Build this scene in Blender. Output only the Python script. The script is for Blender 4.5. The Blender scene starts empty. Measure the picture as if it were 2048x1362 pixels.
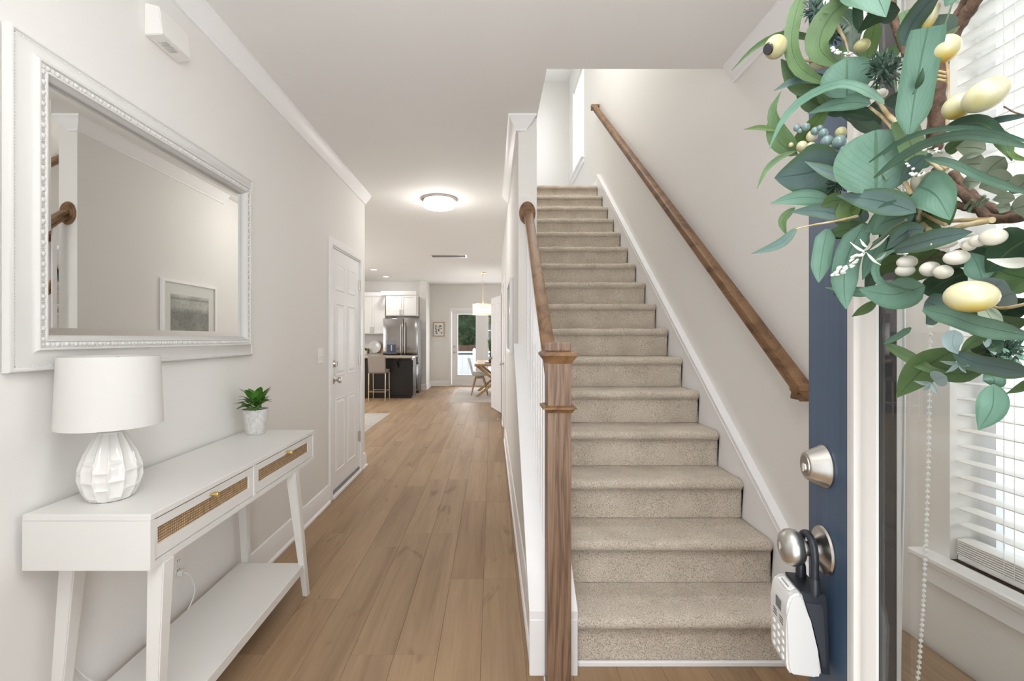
import bpy, bmesh, math, random
from mathutils import Vector, Matrix
random.seed(7)
S = bpy.context.scene
COL = S.collection
PI = math.pi
# ------------------------------------------------------------------ camera
F, CX, CY, CH = 940.0, 984.0, 676.0, 1.327      # focal length in px of a 2048 px frame, vanishing point, eye height
XL, XR, CEIL = -1.32, 1.32, 2.80
cam = bpy.data.objects.new('camera', bpy.data.cameras.new('camera'))
COL.objects.link(cam); S.camera = cam
cam.location = (0, 0, CH); cam.rotation_euler = (PI/2, 0, 0)
cam.data.sensor_width = 36; cam.data.lens = F/2048*36
cam.data.shift_x = (1024-CX)/2048; cam.data.shift_y = -(681-CY)/2048
cam.data.clip_start = 0.02; cam.data.clip_end = 200
# ------------------------------------------------------------------ world, light, exposure
W = bpy.data.worlds.new('world'); S.world = W; W.use_nodes = True
bg = W.node_tree.nodes['Background']; bg.inputs[0].default_value = (0.86, 0.93, 1.0, 1); bg.inputs[1].default_value = 1.15
S.view_settings.view_transform = 'Standard'; S.view_settings.look = 'None'
S.view_settings.gamma = 1; S.view_settings.use_curve_mapping = False
S.view_settings.exposure = 0.50
S.cycles.max_bounces = 10; S.cycles.diffuse_bounces = 8; S.cycles.glossy_bounces = 5
S.cycles.transparent_max_bounces = 16; S.cycles.caustics_reflective = False; S.cycles.caustics_refractive = False
S.cycles.use_denoising = True
def area(name, loc, rot, sx, sy, power, col=(1, 1, 1)):
    l = bpy.data.lights.new(name, 'AREA'); l.shape = 'RECTANGLE'; l.size = sx; l.size_y = sy; l.energy = power; l.color = col
    o = bpy.data.objects.new(name, l); o.location = loc; o.rotation_euler = rot; COL.objects.link(o); return o
def point(name, loc, power, r=0.05, col=(1, .96, .9)):
    l = bpy.data.lights.new(name, 'POINT'); l.energy = power; l.shadow_soft_size = r; l.color = col
    o = bpy.data.objects.new(name, l); o.location = loc; COL.objects.link(o); return o
area('front_door_daylight', (-0.1, -1.3, 1.3), (PI/2, 0, 0), 1.6, 2.2, 37, (1, .99, .98))        # daylight through the open front door
area('ceiling_bounce_fill', (0.0, -0.05, 1.75), (PI*.97, 0, 0), 0.5, 0.5, 15.5, (.98, .99, 1))   # upward fill added to brighten the ceiling, standing in for bounced flash
area('foyer_top_fill', (0.05, 0.15, 2.72), (0, 0, 0), 0.5, 0.5, 7, (1, .98, .96))           # unseen fill added above the camera, no fitting there
point('foyer_point_fill', (0.05, 0.05, 2.35), 6, .15, (1, .98, .96))  # unseen point light added to lift the foyer ceiling and walls
area('foyer_window_daylight', (1.75, 0.6, 1.7), (0, PI/2, 0), 1.6, 1.2, 13, (1, .99, .98))
area('stair_window_daylight', (1.75, 7.2, 4.7), (0, PI/2, 0), 1.5, 1.0, 26, (.97, .985, 1))
area('stairwell_fill', (0.8, 4.4, 5.6), (0, 0, 0), 0.6, 0.6, 26, (1, .98, .96))  # unseen fill light added over the stairwell for even exposure
area('patio_door_daylight', (-0.3, 13.4, 1.3), (PI/2, 0, PI), 1.6, 1.9, 70, (.97, .985, 1))
area('living_side_fill', (-4.9, 8.0, 1.5), (0, -PI/2, 0), 1.8, 3.0, 68, (1, .99, .97))  # unseen area light added for the living side, no window built
point('hall_lamp', (-0.56, 4.98, 2.58), 6, .12)
point('pendant_lamp', (-0.2, 10.6, 1.95), 5, .12, (1, .93, .82))
for x, y in ((-2.54, 10.1), (-2.54, 11.26), (-3.6, 10.1), (-1.6, 6.4)):
    area('recessed_light', (x, y, 2.78), (0, 0, 0), .14, .14, 6, (1, .97, .93))
# ------------------------------------------------------------------ pixel helpers (where a photographed point lies on a known plane)
def uz(px, py, z): return (px-CX)*z/F, CH-(py-CY)*z/F            # at depth z -> X, height
def ux(px, py, X): z = X*F/(px-CX); return z, CH-(py-CY)*z/F     # on a plane of constant X -> depth, height
# ------------------------------------------------------------------ mesh helpers
def box(bm, x0, x1, y0, y1, z0, z1, bev=0, seg=1):
    if x0 > x1: x0, x1 = x1, x0
    if y0 > y1: y0, y1 = y1, y0
    if z0 > z1: z0, z1 = z1, z0
    v = [bm.verts.new((x, y, z)) for x in (x0, x1) for y in (y0, y1) for z in (z0, z1)]
    fs = [(0, 1, 3, 2), (4, 6, 7, 5), (0, 4, 5, 1), (2, 3, 7, 6), (0, 2, 6, 4), (1, 5, 7, 3)]
    fc = [bm.faces.new([v[i] for i in f]) for f in fs]
    if bev:
        es = {e for f in fc for e in f.edges}
        bmesh.ops.bevel(bm, geom=list(es), offset=bev, segments=seg, affect='EDGES', profile=.5)
    return v
def hexa(bm, pts):
    """eight corners: bottom ring 0-3, top ring 4-7"""
    v = [bm.verts.new(p) for p in pts]
    for f in ((3, 2, 1, 0), (4, 5, 6, 7), (0, 1, 5, 4), (1, 2, 6, 5), (2, 3, 7, 6), (3, 0, 4, 7)):
        bm.faces.new([v[i] for i in f])
def prism(bm, poly, axis, a, b):
    """extrude a closed 2D polygon along an axis: 'x' -> (y,z), 'y' -> (x,z), 'z' -> (x,y)"""
    def P(p, t):
        return {'x': (t, p[0], p[1]), 'y': (p[0], t, p[1]), 'z': (p[0], p[1], t)}[axis]
    A = [bm.verts.new(P(p, a)) for p in poly]; B = [bm.verts.new(P(p, b)) for p in poly]
    n = len(poly)
    for i in range(n):
        j = (i+1) % n; bm.faces.new((A[i], A[j], B[j], B[i]))
    bm.faces.new(A[::-1]); bm.faces.new(B)
def tube(bm, pts, r, n=10, caps=True, ry=None):
    pts = [Vector(p) for p in pts]; rings = []
    prev = None
    for i, p in enumerate(pts):
        t = (pts[min(i+1, len(pts)-1)]-pts[max(i-1, 0)]).normalized()
        if prev is None:
            a = Vector((0, 0, 1)) if abs(t.z) < .9 else Vector((1, 0, 0))
            u = t.cross(a).normalized()
        else:
            u = (prev-t*prev.dot(t)).normalized()
        prev = u; w = t.cross(u)
        rr = r[i] if isinstance(r, (list, tuple)) else r
        rings.append([bm.verts.new(p+u*math.cos(k*2*PI/n)*rr+w*math.sin(k*2*PI/n)*rr) for k in range(n)])
    for a, b in zip(rings, rings[1:]):
        for k in range(n):
            bm.faces.new((a[k], a[(k+1) % n], b[(k+1) % n], b[k]))
    if caps:
        bm.faces.new(rings[0][::-1]); bm.faces.new(rings[-1])
def lathe(bm, prof, c=(0, 0, 0), n=32, axis='z', mod=None, caps=True):
    """profile of (radius, height); axis vector or 'z'"""
    c = Vector(c)
    if axis == 'z': A, U, V = Vector((0, 0, 1)), Vector((1, 0, 0)), Vector((0, 1, 0))
    else:
        A = Vector(axis).normalized(); U = A.cross(Vector((0, 0, 1)) if abs(A.z) < .9 else Vector((1, 0, 0))).normalized(); V = A.cross(U)
    rings = []
    for r, h in prof:
        ring = []
        for k in range(n):
            a = k*2*PI/n
            rr = r if mod is None else r+mod(a, h, r)
            ring.append(bm.verts.new(c+A*h+U*math.cos(a)*rr+V*math.sin(a)*rr))
        rings.append(ring)
    for a, b in zip(rings, rings[1:]):
        for k in range(n): bm.faces.new((a[k], a[(k+1) % n], b[(k+1) % n], b[k]))
    if caps:
        if prof[0][0] > 1e-5: bm.faces.new(rings[0][::-1])
        if prof[-1][0] > 1e-5: bm.faces.new(rings[-1])
def ball(bm, c, rx, ry, rz, seg=20, rings=12, M=None):
    r = bmesh.ops.create_uvsphere(bm, u_segments=seg, v_segments=rings, radius=1)
    m = Matrix.Translation(c) @ (M.to_4x4() if M else Matrix.Identity(4)) @ Matrix.Diagonal((rx, ry, rz, 1))
    bmesh.ops.transform(bm, matrix=m, verts=r['verts'])
def sweep(bm, path, prof, side=1, z0=0, closed=False):
    """horizontal path of (x,y); profile of (distance from wall, z); mitred corners; side=+1 puts the profile on the left of the path"""
    n = len(path); rings = []
    for i in range(n):
        p = Vector(path[i])
        d0 = d1 = None
        if i > 0 or closed: d0 = (p-Vector(path[i-1])).normalized()
        if i < n-1 or closed: d1 = (Vector(path[(i+1) % n])-p).normalized()
        d0 = d0 or d1; d1 = d1 or d0
        n0 = Vector((-d0.y, d0.x)); n1 = Vector((-d1.y, d1.x)); m = (n0+n1).normalized(); k = 1/max(.2, m.dot(n0))
        rings.append([bm.verts.new((p.x+m.x*side*k*d, p.y+m.y*side*k*d, z0+z)) for d, z in prof])
    L = len(prof)
    for i in range(n-1 if not closed else n):
        a, b = rings[i], rings[(i+1) % n]
        for k in range(L): bm.faces.new((a[k], a[(k+1) % L], b[(k+1) % L], b[k]))
    if not closed: bm.faces.new(rings[0][::-1]); bm.faces.new(rings[-1])
def finish(bm): bmesh.ops.recalc_face_normals(bm, faces=bm.faces)
def obj(name, bm, m, parent=None, smooth=None, fix=True, **tags):
    if fix: finish(bm)
    me = bpy.data.meshes.new(name); bm.to_mesh(me); bm.free()
    me.materials.append(m)
    o = bpy.data.objects.new(name, me); COL.objects.link(o)
    if smooth is not None:
        me.shade_smooth()
        if smooth < 180: me.set_sharp_from_angle(angle=math.radians(smooth))
    put(o, parent); tag(o, **tags); return o
def put(o, parent):
    if parent is not None:
        o.parent = parent
        o.matrix_parent_inverse = Matrix.Translation(-parent.location) if parent.type == 'EMPTY' else Matrix.Identity(4)
def tag(o, label=None, cat=None, group=None, kind=None):
    if label: o['label'] = label
    if cat: o['category'] = cat
    if group: o['group'] = group
    if kind: o['kind'] = kind
    return o
def thing(name, label, cat, loc=(0, 0, 0), group=None):
    o = bpy.data.objects.new(name, None); o.empty_display_size = .05; COL.objects.link(o); o.location = loc
    return tag(o, label, cat, group)
def B(name, m, parent, *a, bev=0, seg=2, **k):
    bm = bmesh.new(); box(bm, *a, bev=bev, seg=seg); return obj(name, bm, m, parent, smooth=(35 if bev else None), **k)
def struct(name, bm, m, **k): return obj(name, bm, m, kind='structure', **k)
def sbox(name, m, *a, **k): return B(name, m, None, *a, kind='structure', **k)
# ------------------------------------------------------------------ materials
def mat(name, col, rough=.5, metal=0, spec=.5, emit=None, es=0, coat=0, trans=0):
    m = bpy.data.materials.new(name); m.use_nodes = True
    b = m.node_tree.nodes['Principled BSDF']
    b.inputs['Base Color'].default_value = (*col, 1); b.inputs['Roughness'].default_value = rough
    b.inputs['Metallic'].default_value = metal; b.inputs['Specular IOR Level'].default_value = spec
    b.inputs['Coat Weight'].default_value = coat
    b.inputs['Transmission Weight'].default_value = trans
    if emit: b.inputs['Emission Color'].default_value = (*emit, 1); b.inputs['Emission Strength'].default_value = es
    return m
class NT:
    def __init__(s, m): s.t = m.node_tree; s.n = s.t.nodes; s.b = s.n['Principled BSDF']
    def new(s, ty, **k):
        x = s.n.new('ShaderNode'+ty)
        for a, v in k.items():
            if a in x.inputs.keys(): x.inputs[a].default_value = v
            else: setattr(x, a, v)
        return x
    def link(s, a, b): s.t.links.new(a, b)
    def coord(s, out='Object', scale=(1, 1, 1), rot=(0, 0, 0), rnd=0):
        c = s.new('TexCoord'); mp = s.new('Mapping'); mp.inputs['Scale'].default_value = scale; mp.inputs['Rotation'].default_value = rot
        s.link(c.outputs[out], mp.inputs['Vector'])
        if rnd:
            oi = s.new('ObjectInfo'); mu = s.new('Math', operation='MULTIPLY'); mu.inputs[1].default_value = rnd
            s.link(oi.outputs['Random'], mu.inputs[0]); s.link(mu.outputs[0], mp.inputs['Location'])
        return mp.outputs[0]
    def noise(s, v, scale, detail=3, rough=.5, dist=0):
        n = s.new('TexNoise'); n.inputs['Scale'].default_value = scale; n.inputs['Detail'].default_value = detail
        n.inputs['Roughness'].default_value = rough; n.inputs['Distortion'].default_value = dist; s.link(v, n.inputs['Vector']); return n.outputs[0]
    def ramp(s, f, stops):
        r = s.new('ValToRGB'); e = r.color_ramp.elements
        while len(e) < len(stops): e.new(.5)
        for i, (p, c) in enumerate(stops): e[i].position = p; e[i].color = (*c, 1)
        s.link(f, r.inputs[0]); return r.outputs[0]
    def mix(s, a, b, f, mode='MIX'):
        m = s.new('Mix'); m.data_type = 'RGBA'; m.blend_type = mode
        for i, x in ((0, f), (6, a), (7, b)):
            if hasattr(x, 'links'): s.link(x, m.inputs[i])
            else: m.inputs[i].default_value = x if i == 0 else (*x, 1)
        return m.outputs[2]
    def bump(s, h, st=.2, d=.01):
        b = s.new('Bump'); b.inputs['Strength'].default_value = st; b.inputs['Distance'].default_value = d
        s.link(h, b.inputs['Height']); s.link(b.outputs[0], s.b.inputs['Normal'])
    def col(s, c): s.link(c, s.b.inputs['Base Color'])
def paint(name, c, rough=.6, st=.04, spec=.3):
    m = mat(name, c, rough, spec=spec); t = NT(m); v = t.coord()
    n = t.noise(v, 220, 3); t.bump(n, st, .002)
    n2 = t.noise(v, 1.3, 2); t.col(t.ramp(n2, [(.3, tuple(x*.985 for x in c)), (.7, c)])); return m
M = {}
M['wall'] = paint('wall_paint', (.80, .790, .770), .7)
M['ceil'] = paint('ceiling_paint', (.84, .838, .83), .8)
M['trim'] = paint('trim_paint', (.88, .885, .90), .35, .01, .4)
M['doorwhite'] = paint('door_paint', (.86, .87, .89), .38, .01, .4)
M['white'] = paint('furniture_white', (.74, .735, .715), .35, .01, .4)
M['frame'] = paint('mirror_frame_white', (.71, .704, .69), .5, .03)
M['plastic'] = mat('white_plastic', (.82, .81, .79), .35)
M['shade'] = paint('lamp_shade_linen', (.70, .692, .675), .9, .12)
M['ceramic'] = mat('white_ceramic', (.76, .75, .73), .12, coat=.5)
M['mirror'] = mat('mirror_glass', (.86, .87, .86), .01, 1)
M['nickel'] = mat('brushed_nickel', (.62, .60, .57), .28, 1)
M['steel'] = mat('stainless_steel', (.33, .32, .31), .16, 1)
M['brass'] = mat('brass', (.72, .52, .20), .28, 1)
M['gold'] = mat('pale_gold', (.80, .66, .42), .3, 1)
M['black'] = mat('black_rubber', (.018, .022, .03), .42)
M['dark'] = mat('dark_spacer', (.035, .035, .038), .18)
M['espresso'] = mat('espresso_wood', (.010, .009, .009), .3)
M['soil'] = mat('soil', (.05, .03, .02), .9)
M['cord'] = mat('cord_grey', (.55, .54, .53), .5)
M['lampwhite'] = mat('lit_diffuser', (1, 1, 1), .5, emit=(1, .98, .95), es=3.0)
M['bulb'] = mat('lit_bulb', (1, 1, 1), .5, emit=(1, .9, .75), es=4)
M['slat'] = mat('blind_slat', (.86, .85, .83), .4)
M['slat'].node_tree.nodes['Principled BSDF'].inputs['Subsurface Weight'].default_value = 0
M['fabric_taupe'] = paint('taupe_fabric', (.33, .29, .26), .9, .2)
M['vinyl'] = mat('vinyl_white', (.85, .87, .9), .4)
def glassmat():
    m = bpy.data.materials.new('clear_glass'); m.use_nodes = True; t = m.node_tree; t.nodes.clear()
    o = t.nodes.new('ShaderNodeOutputMaterial'); mx = t.nodes.new('ShaderNodeMixShader'); tr = t.nodes.new('ShaderNodeBsdfTransparent')
    g = t.nodes.new('ShaderNodeBsdfGlossy'); g.inputs['Roughness'].default_value = .0
    lw = t.nodes.new('ShaderNodeLayerWeight'); lw.inputs[0].default_value = .5; tr.inputs[0].default_value = (.985, .99, .985, 1)
    pw = t.nodes.new('ShaderNodeMath'); pw.operation = 'POWER'; pw.inputs[1].default_value = 5; t.links.new(lw.outputs['Facing'], pw.inputs[0])
    fr = t.nodes.new('ShaderNodeMath'); fr.operation = 'MULTIPLY_ADD'; fr.inputs[1].default_value = .97; fr.inputs[2].default_value = .02; t.links.new(pw.outputs[0], fr.inputs[0])
    t.links.new(fr.outputs[0], mx.inputs[0]); t.links.new(tr.outputs[0], mx.inputs[1]); t.links.new(g.outputs[0], mx.inputs[2]); t.links.new(mx.outputs[0], o.inputs[0])
    return m
M['glass'] = glassmat()
def wood(name, dark, mid, light, axis=2, scale=1., rough=.4, bump=.15, rnd=0, rings=14, coat=0, along=.45, across=9):
    m = mat(name, mid, rough, coat=coat); t = NT(m)
    sc = [across*scale]*3; sc[axis] = along*scale
    v = t.coord('Object', tuple(sc), rnd=rnd)
    n = t.noise(v, 1.0, 4, .55, .6)
    w = t.new('Math', operation='MULTIPLY'); w.inputs[1].default_value = rings; t.link(n, w.inputs[0])
    fr = t.new('Math', operation='PINGPONG'); fr.inputs[1].default_value = 1; t.link(w.outputs[0], fr.inputs[0])
    sc2 = [150*scale]*3; sc2[axis] = 5*scale
    fib = t.noise(t.coord('Object', tuple(sc2), rnd=rnd), 1, 3, .6)
    c1 = t.ramp(fr.outputs[0], [(.0, dark), (.35, mid), (1., light)])
    c2 = t.ramp(fib, [(.35, (.62, .58, .55)), (.6, (1, 1, 1))])
    t.col(t.mix(c1, c2, .55, 'MULTIPLY')); t.bump(fib, bump, .002); return m
M['oak'] = wood('stained_oak', (.115, .068, .042), (.195, .120, .075), (.265, .170, .110), 2, 1.5, .45, .2, rings=12, coat=.05, across=14, along=.55)
M['oakrail'] = wood('stained_oak_rail', (.12, .058, .024), (.20, .104, .044), (.255, .142, .064), 1, 1.6, .5, .15, rings=7, coat=.0, along=.12, across=5)
M['tablewood'] = wood('table_wood', (.25, .14, .06), (.42, .27, .13), (.52, .35, .19), 2, 1.2, .5, .1)
M['bench'] = wood('walnut_bench', (.12, .075, .045), (.25, .165, .10), (.33, .23, .145), 1, 1.2, .45, .08, rings=5)
def floor_mat():
    m = mat('vinyl_oak_plank', (.4, .28, .18), .55, spec=.35); t = NT(m)
    v = t.coord('Object', (6.5, .55, 1), rnd=37.); n = t.noise(v, 1., 4, .55, .5)
    c = t.ramp(n, [(.28, (.27, .176, .102)), (.45, (.36, .243, .146)), (.6, (.40, .276, .168)), (.8, (.445, .316, .200))])
    f = t.noise(t.coord('Object', (70, 2.2, 1), rnd=37.), 1, 4, .65); fc = t.ramp(f, [(.3, (.76, .73, .70)), (.62, (1, 1, 1))])
    c = t.mix(c, fc, .6, 'MULTIPLY')
    k = t.noise(t.coord('Object', (5, 1.6, 1), rnd=91.), 1.6, 2, .4, 1.2); kc = t.ramp(k, [(.24, (.45, .38, .32)), (.33, (1, 1, 1))])
    c = t.mix(c, kc, .6, 'MULTIPLY')
    oi = t.new('ObjectInfo'); rc = t.ramp(oi.outputs['Random'], [(0, (.92, .91, .90)), (.5, (1, 1, 1)), (1, (1.0, .97, .94))])
    t.col(t.mix(c, rc, 1., 'MULTIPLY')); t.bump(f, .08, .002); return m
M['floor'] = floor_mat()
def carpet_mat(name, a, b, c, sc=1.):
    m = mat(name, b, 1, spec=.05); t = NT(m); v = t.coord()
    n = t.noise(v, 230*sc, 2, .7); n3 = t.noise(v, 120*sc, 2, .6); n2 = t.noise(v, 7*sc, 3, .55)
    c1 = t.ramp(n, [(.34, a), (.46, b), (.62, c)]); c2 = t.ramp(n2, [(.3, (.80, .79, .78)), (.65, (1, 1, 1))])
    t.col(t.mix(c1, c2, .8, 'MULTIPLY'))
    ad = t.new('Math', operation='ADD'); t.link(n, ad.inputs[0]); t.link(n3, ad.inputs[1]); t.bump(ad.outputs[0], .8, .010)
    t.b.inputs['Sheen Weight'].default_value = .15; return m
M['carpet'] = carpet_mat('stair_carpet', (.37, .305, .24), (.74, .655, .55), (.90, .82, .72))
M['rug'] = carpet_mat('pale_rug', (.40, .36, .32), (.56, .52, .47), (.68, .64, .60), .25)
M['rug2'] = carpet_mat('grey_rug', (.34, .31, .28), (.50, .47, .43), (.62, .6, .56), .25)
def rattan():
    m = mat('cane_webbing', (.45, .29, .14), .6); t = NT(m)
    w1 = t.new('TexWave', wave_type='BANDS', bands_direction='Y'); w1.inputs['Scale'].default_value = 38; w1.inputs['Distortion'].default_value = 1.5
    w2 = t.new('TexWave', wave_type='BANDS', bands_direction='Z'); w2.inputs['Scale'].default_value = 38; w2.inputs['Distortion'].default_value = 1.5
    c = t.new('TexCoord'); t.link(c.outputs['Object'], w1.inputs['Vector']); t.link(c.outputs['Object'], w2.inputs['Vector'])
    mx = t.new('Math', operation='MULTIPLY'); t.link(w1.outputs['Fac'], mx.inputs[0]); t.link(w2.outputs['Fac'], mx.inputs[1])
    n = t.noise(t.coord('Object', (20, 60, 60)), 1, 2)
    c1 = t.ramp(mx.outputs[0], [(.02, (.24, .14, .065)), (.3, (.50, .34, .18)), (.9, (.74, .57, .37))]); c2 = t.ramp(n, [(.3, (.7, .68, .65)), (.7, (1, 1, 1))])
    t.col(t.mix(c1, c2, 1., 'MULTIPLY')); t.bump(mx.outputs[0], .6, .002); return m
M['rattan'] = rattan()
def granite():
    m = mat('granite', (.5, .45, .4), .15); t = NT(m); n = t.noise(t.coord(), 60, 4, .7)
    t.col(t.ramp(n, [(.35, (.12, .09, .07)), (.5, (.45, .38, .30)), (.65, (.66, .60, .52))])); return m
M['granite'] = granite()
def blue():
    m = mat('navy_door_paint', (.046, .085, .150), .38); t = NT(m)
    n = t.noise(t.coord('Object', (90, 90, 1.5)), 1, 3, .6); t.bump(n, .12, .002)
    t.col(t.ramp(n, [(.3, (.042, .078, .138)), (.7, (.056, .100, .172))])); return m
M['blue'] = blue()
def leafmat(name, a, b, rough=.5, rib=(.3, .4, .2), edge=None):
    m = mat(name, a, rough, spec=.35); t = NT(m)
    uv = t.new('UVMap'); sp = t.new('SeparateXYZ'); t.link(uv.outputs[0], sp.inputs[0])
    n = t.noise(t.coord('Object', rnd=13.), 22, 3, .6); c = t.ramp(n, [(.3, a), (.7, b)])
    # midrib: |v-.5| small ; side veins: stripes along u + |v|
    d = t.new('Math', operation='SUBTRACT'); t.link(sp.outputs[1], d.inputs[0]); d.inputs[1].default_value = .5
    ab = t.new('Math', operation='ABSOLUTE'); t.link(d.outputs[0], ab.inputs[0])
    rb = t.ramp(ab.outputs[0], [(.012, (1, 1, 1)), (.03, (0, 0, 0))])
    sv = t.new('Math', operation='MULTIPLY_ADD'); t.link(ab.outputs[0], sv.inputs[0]); sv.inputs[1].default_value = -1.1; t.link(sp.outputs[0], sv.inputs[2])
    w = t.new('Math', operation='MULTIPLY'); t.link(sv.outputs[0], w.inputs[0]); w.inputs[1].default_value = 8.
    fr = t.new('Math', operation='FRACT'); t.link(w.outputs[0], fr.inputs[0])
    vb = t.ramp(fr.outputs[0], [(.0, (.42, .42, .42)), (.07, (0, 0, 0))])
    if edge:
        ne = t.noise(t.coord('Object', rnd=5.), 30, 3); ea = t.new('Math', operation='MULTIPLY_ADD'); t.link(ne, ea.inputs[0]); ea.inputs[1].default_value = .35; t.link(ab.outputs[0], ea.inputs[2])
        c = t.mix(c, edge, t.ramp(ea.outputs[0], [(.50, (0, 0, 0)), (.60, (.8, .8, .8))]))
    c = t.mix(c, rib, rb); c = t.mix(c, rib, vb); t.col(c)
    ad = t.new('Math', operation='ADD'); t.link(rb, ad.inputs[0]); t.link(vb, ad.inputs[1])
    t.bump(ad.outputs[0], .35, -.0012)
    t.b.inputs['Transmission Weight'].default_value = 0
    return m
LM = {'g': leafmat('leaf_green', (.062, .120, .044), (.100, .172, .070), .45, (0.046, 0.092, 0.033)),
      't': leafmat('leaf_teal', (0.089, 0.188, 0.135), (0.132, 0.244, 0.185), .5, (0.066, 0.145, 0.086), edge=(.075, .165, .105)),
      's': leafmat('leaf_slate', (0.069, 0.122, 0.115), (0.102, 0.162, 0.149), .5, (0.046, 0.092, 0.079), edge=(.060, .125, .052)),
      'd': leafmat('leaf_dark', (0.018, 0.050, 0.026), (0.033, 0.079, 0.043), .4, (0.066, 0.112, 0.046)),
      'y': leafmat('leaf_lime', (0.079, 0.145, 0.036), (0.112, 0.191, 0.059), .45, (0.066, 0.099, 0.020)),
      'p': leafmat('leaf_pale_blue', (0.198, 0.277, 0.277), (0.264, 0.330, 0.330), .6, (0.198, 0.251, 0.238)),
      'f': leafmat('leaf_frosted', (.21, .27, .195), (.31, .365, .28), .85, (0.132, 0.178, 0.112)),
      'w': leafmat('leaf_white', (.60, .64, .58), (.70, .72, .68), .7, (.55, .58, .5)),
      'h': leafmat('houseplant_leaf', (.05, .16, .02), (.11, .27, .045), .3, (.12, .28, .06))}
# ================================================================== THE ROOM SHELL
Yfar = 13.0
WALL_END = 3.15                      # where the full-height wall beside the stairs begins
KX0, KX1 = .1765, .300               # that wall's two faces
# floor: base slab plus single planks
bm = bmesh.new(); box(bm, -5.2, XR+.1, -.6, Yfar+.1, -.10, -.006)
floor = struct('floor', bm, M['floor'])
PW = .182
plank_mesh = {}
def plank(x0, x1, y0, y1):
    key = (round(x1-x0, 3), round(y1-y0, 3))
    if key not in plank_mesh:
        w, l = (x1-x0)/2, (y1-y0)/2; c = .0007; bm = bmesh.new()
        b = [bm.verts.new((sx*w, sy*l, -.006)) for sx, sy in ((-1, -1), (1, -1), (1, 1), (-1, 1))]
        m_ = [bm.verts.new((sx*(w-.0003), sy*(l-.0003), -.0012)) for sx, sy in ((-1, -1), (1, -1), (1, 1), (-1, 1))]
        t = [bm.verts.new((sx*(w-c-.0003), sy*(l-c-.0003), 0)) for sx, sy in ((-1, -1), (1, -1), (1, 1), (-1, 1))]
        bm.faces.new(t)
        for i in range(4):
            j = (i+1) % 4; bm.faces.new((m_[i], m_[j], t[j], t[i])); bm.faces.new((b[i], b[j], m_[j], m_[i]))
        me = bpy.data.meshes.new('plank'); finish(bm); bm.to_mesh(me); bm.free(); me.materials.append(M['floor']); plank_mesh[key] = me
    o = bpy.data.objects.new('plank', plank_mesh[key]); o.location = ((x0+x1)/2, (y0+y1)/2, 0); COL.objects.link(o); o.parent = floor
rows = [XL+PW*i for i in range(-9, 15)]
for i, x0 in enumerate(rows):
    x1 = x0+PW
    if x0 < XL-.01: ys, ye = 4.9, Yfar
    elif x0 < KX0-.05: ys, ye = .75, Yfar
    elif x0 < XR-.05: ys, ye = .75, 1.93
    else: continue
    x1 = min(x1, XR)
    L = 1.22*(1 if ys < 3 else 1.0); y = ys-random.choice((0, .2, .4, .6, .8, 1.0))
    while y < ye:
        a, b = max(y, ys), min(y+L, ye)
        if b-a > .08: plank(x0, x1, a, b)
        y += L
# ceiling with the stairwell opening, walls
OPY = 2.574
UPC = 5.75
bm = bmesh.new()
box(bm, -5.2, KX1, -.6, Yfar+.1, CEIL, 3.18); box(bm, KX1, XR+.1, -.6, OPY, CEIL, 3.18); box(bm, KX1, XR+.1, 5.80, Yfar+.1, CEIL, 3.18)
struct('ceiling', bm, M['ceil'])
bm = bmesh.new(); box(bm, -.2, XR+.2, 2.2, 8.5, UPC, UPC+.1); struct('ceiling_upstairs', bm, M['ceil'])
D0, D1, DT = 3.853, 4.680, 2.095     # left door opening
bm = bmesh.new()
box(bm, XL-.12, XL, -.3, D0, 0, CEIL); box(bm, XL-.12, XL, D1, 4.874, 0, CEIL); box(bm, XL-.12, XL, D0, D1, DT, CEIL)
struct('wall_left', bm, M['wall'])
sbox('wall_living_front', M['wall'], -5.2, XL-.121, 4.754, 4.874, 0, CEIL)
sbox('wall_far_left', M['wall'], -5.3, -5.2, 4.75, Yfar+.1, 0, CEIL)
# right wall with its two windows
W1 = (.30, 1.355, .69, 2.35); W2 = (6.75, 7.67, 3.93, 5.36)
bm = bmesh.new(); x0, x1 = XR, XR+.12
box(bm, x0, x1, -.3, W1[0], 0, UPC); box(bm, x0, x1, W1[0], W1[1], 0, W1[2]); box(bm, x0, x1, W1[0], W1[1], W1[3], UPC)
box(bm, x0, x1, W1[1], W2[0], 0, UPC); box(bm, x0, x1, W2[0], W2[1], 0, W2[2]); box(bm, x0, x1, W2[0], W2[1], W2[3], UPC); box(bm, x0, x1, W2[1], 8.2, 0, UPC)
box(bm, x0, x1, 8.2, Yfar+.1, 0, CEIL)
struct('wall_right', bm, M['wall'])
# wall between hall and stairs: full height part, with the two doorways on its hall side
HA0, HA1 = 6.18, 6.98; HB0, HB1 = 7.50, 8.26
bm = bmesh.new()
box(bm, KX0, KX1, WALL_END, HA0, 0, CEIL); box(bm, KX0, KX1, HA0, HA1, DT, CEIL); box(bm, KX0, KX1, HA1, HB0, 0, CEIL)
box(bm, KX0, KX1, HB0, HB1, DT, CEIL); box(bm, KX0, KX1, HB1, 8.7, 0, CEIL); box(bm, KX0, KX1, 2.45, 8.2, 3.18, UPC); box(bm, KX0, KX1-.001, WALL_END, 5.8, CEIL-.001, 3.2)
struct('wall_stair', bm, M['wall'])
sbox('wall_upstairs_back', M['wall'], KX0, XR, 8.1, 8.2, 3.18, UPC)
sbox('wall_upstairs_front', M['wall'], KX0, XR, OPY-.12, OPY, 3.181, UPC)
sbox('wall_closet_back', M['wall'], KX1, XR, 8.55, 8.7, 0, CEIL)
sbox('wall_under_stairs', M['wall'], KX1, XR, 6.0, 6.1, 0, CEIL)
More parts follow.
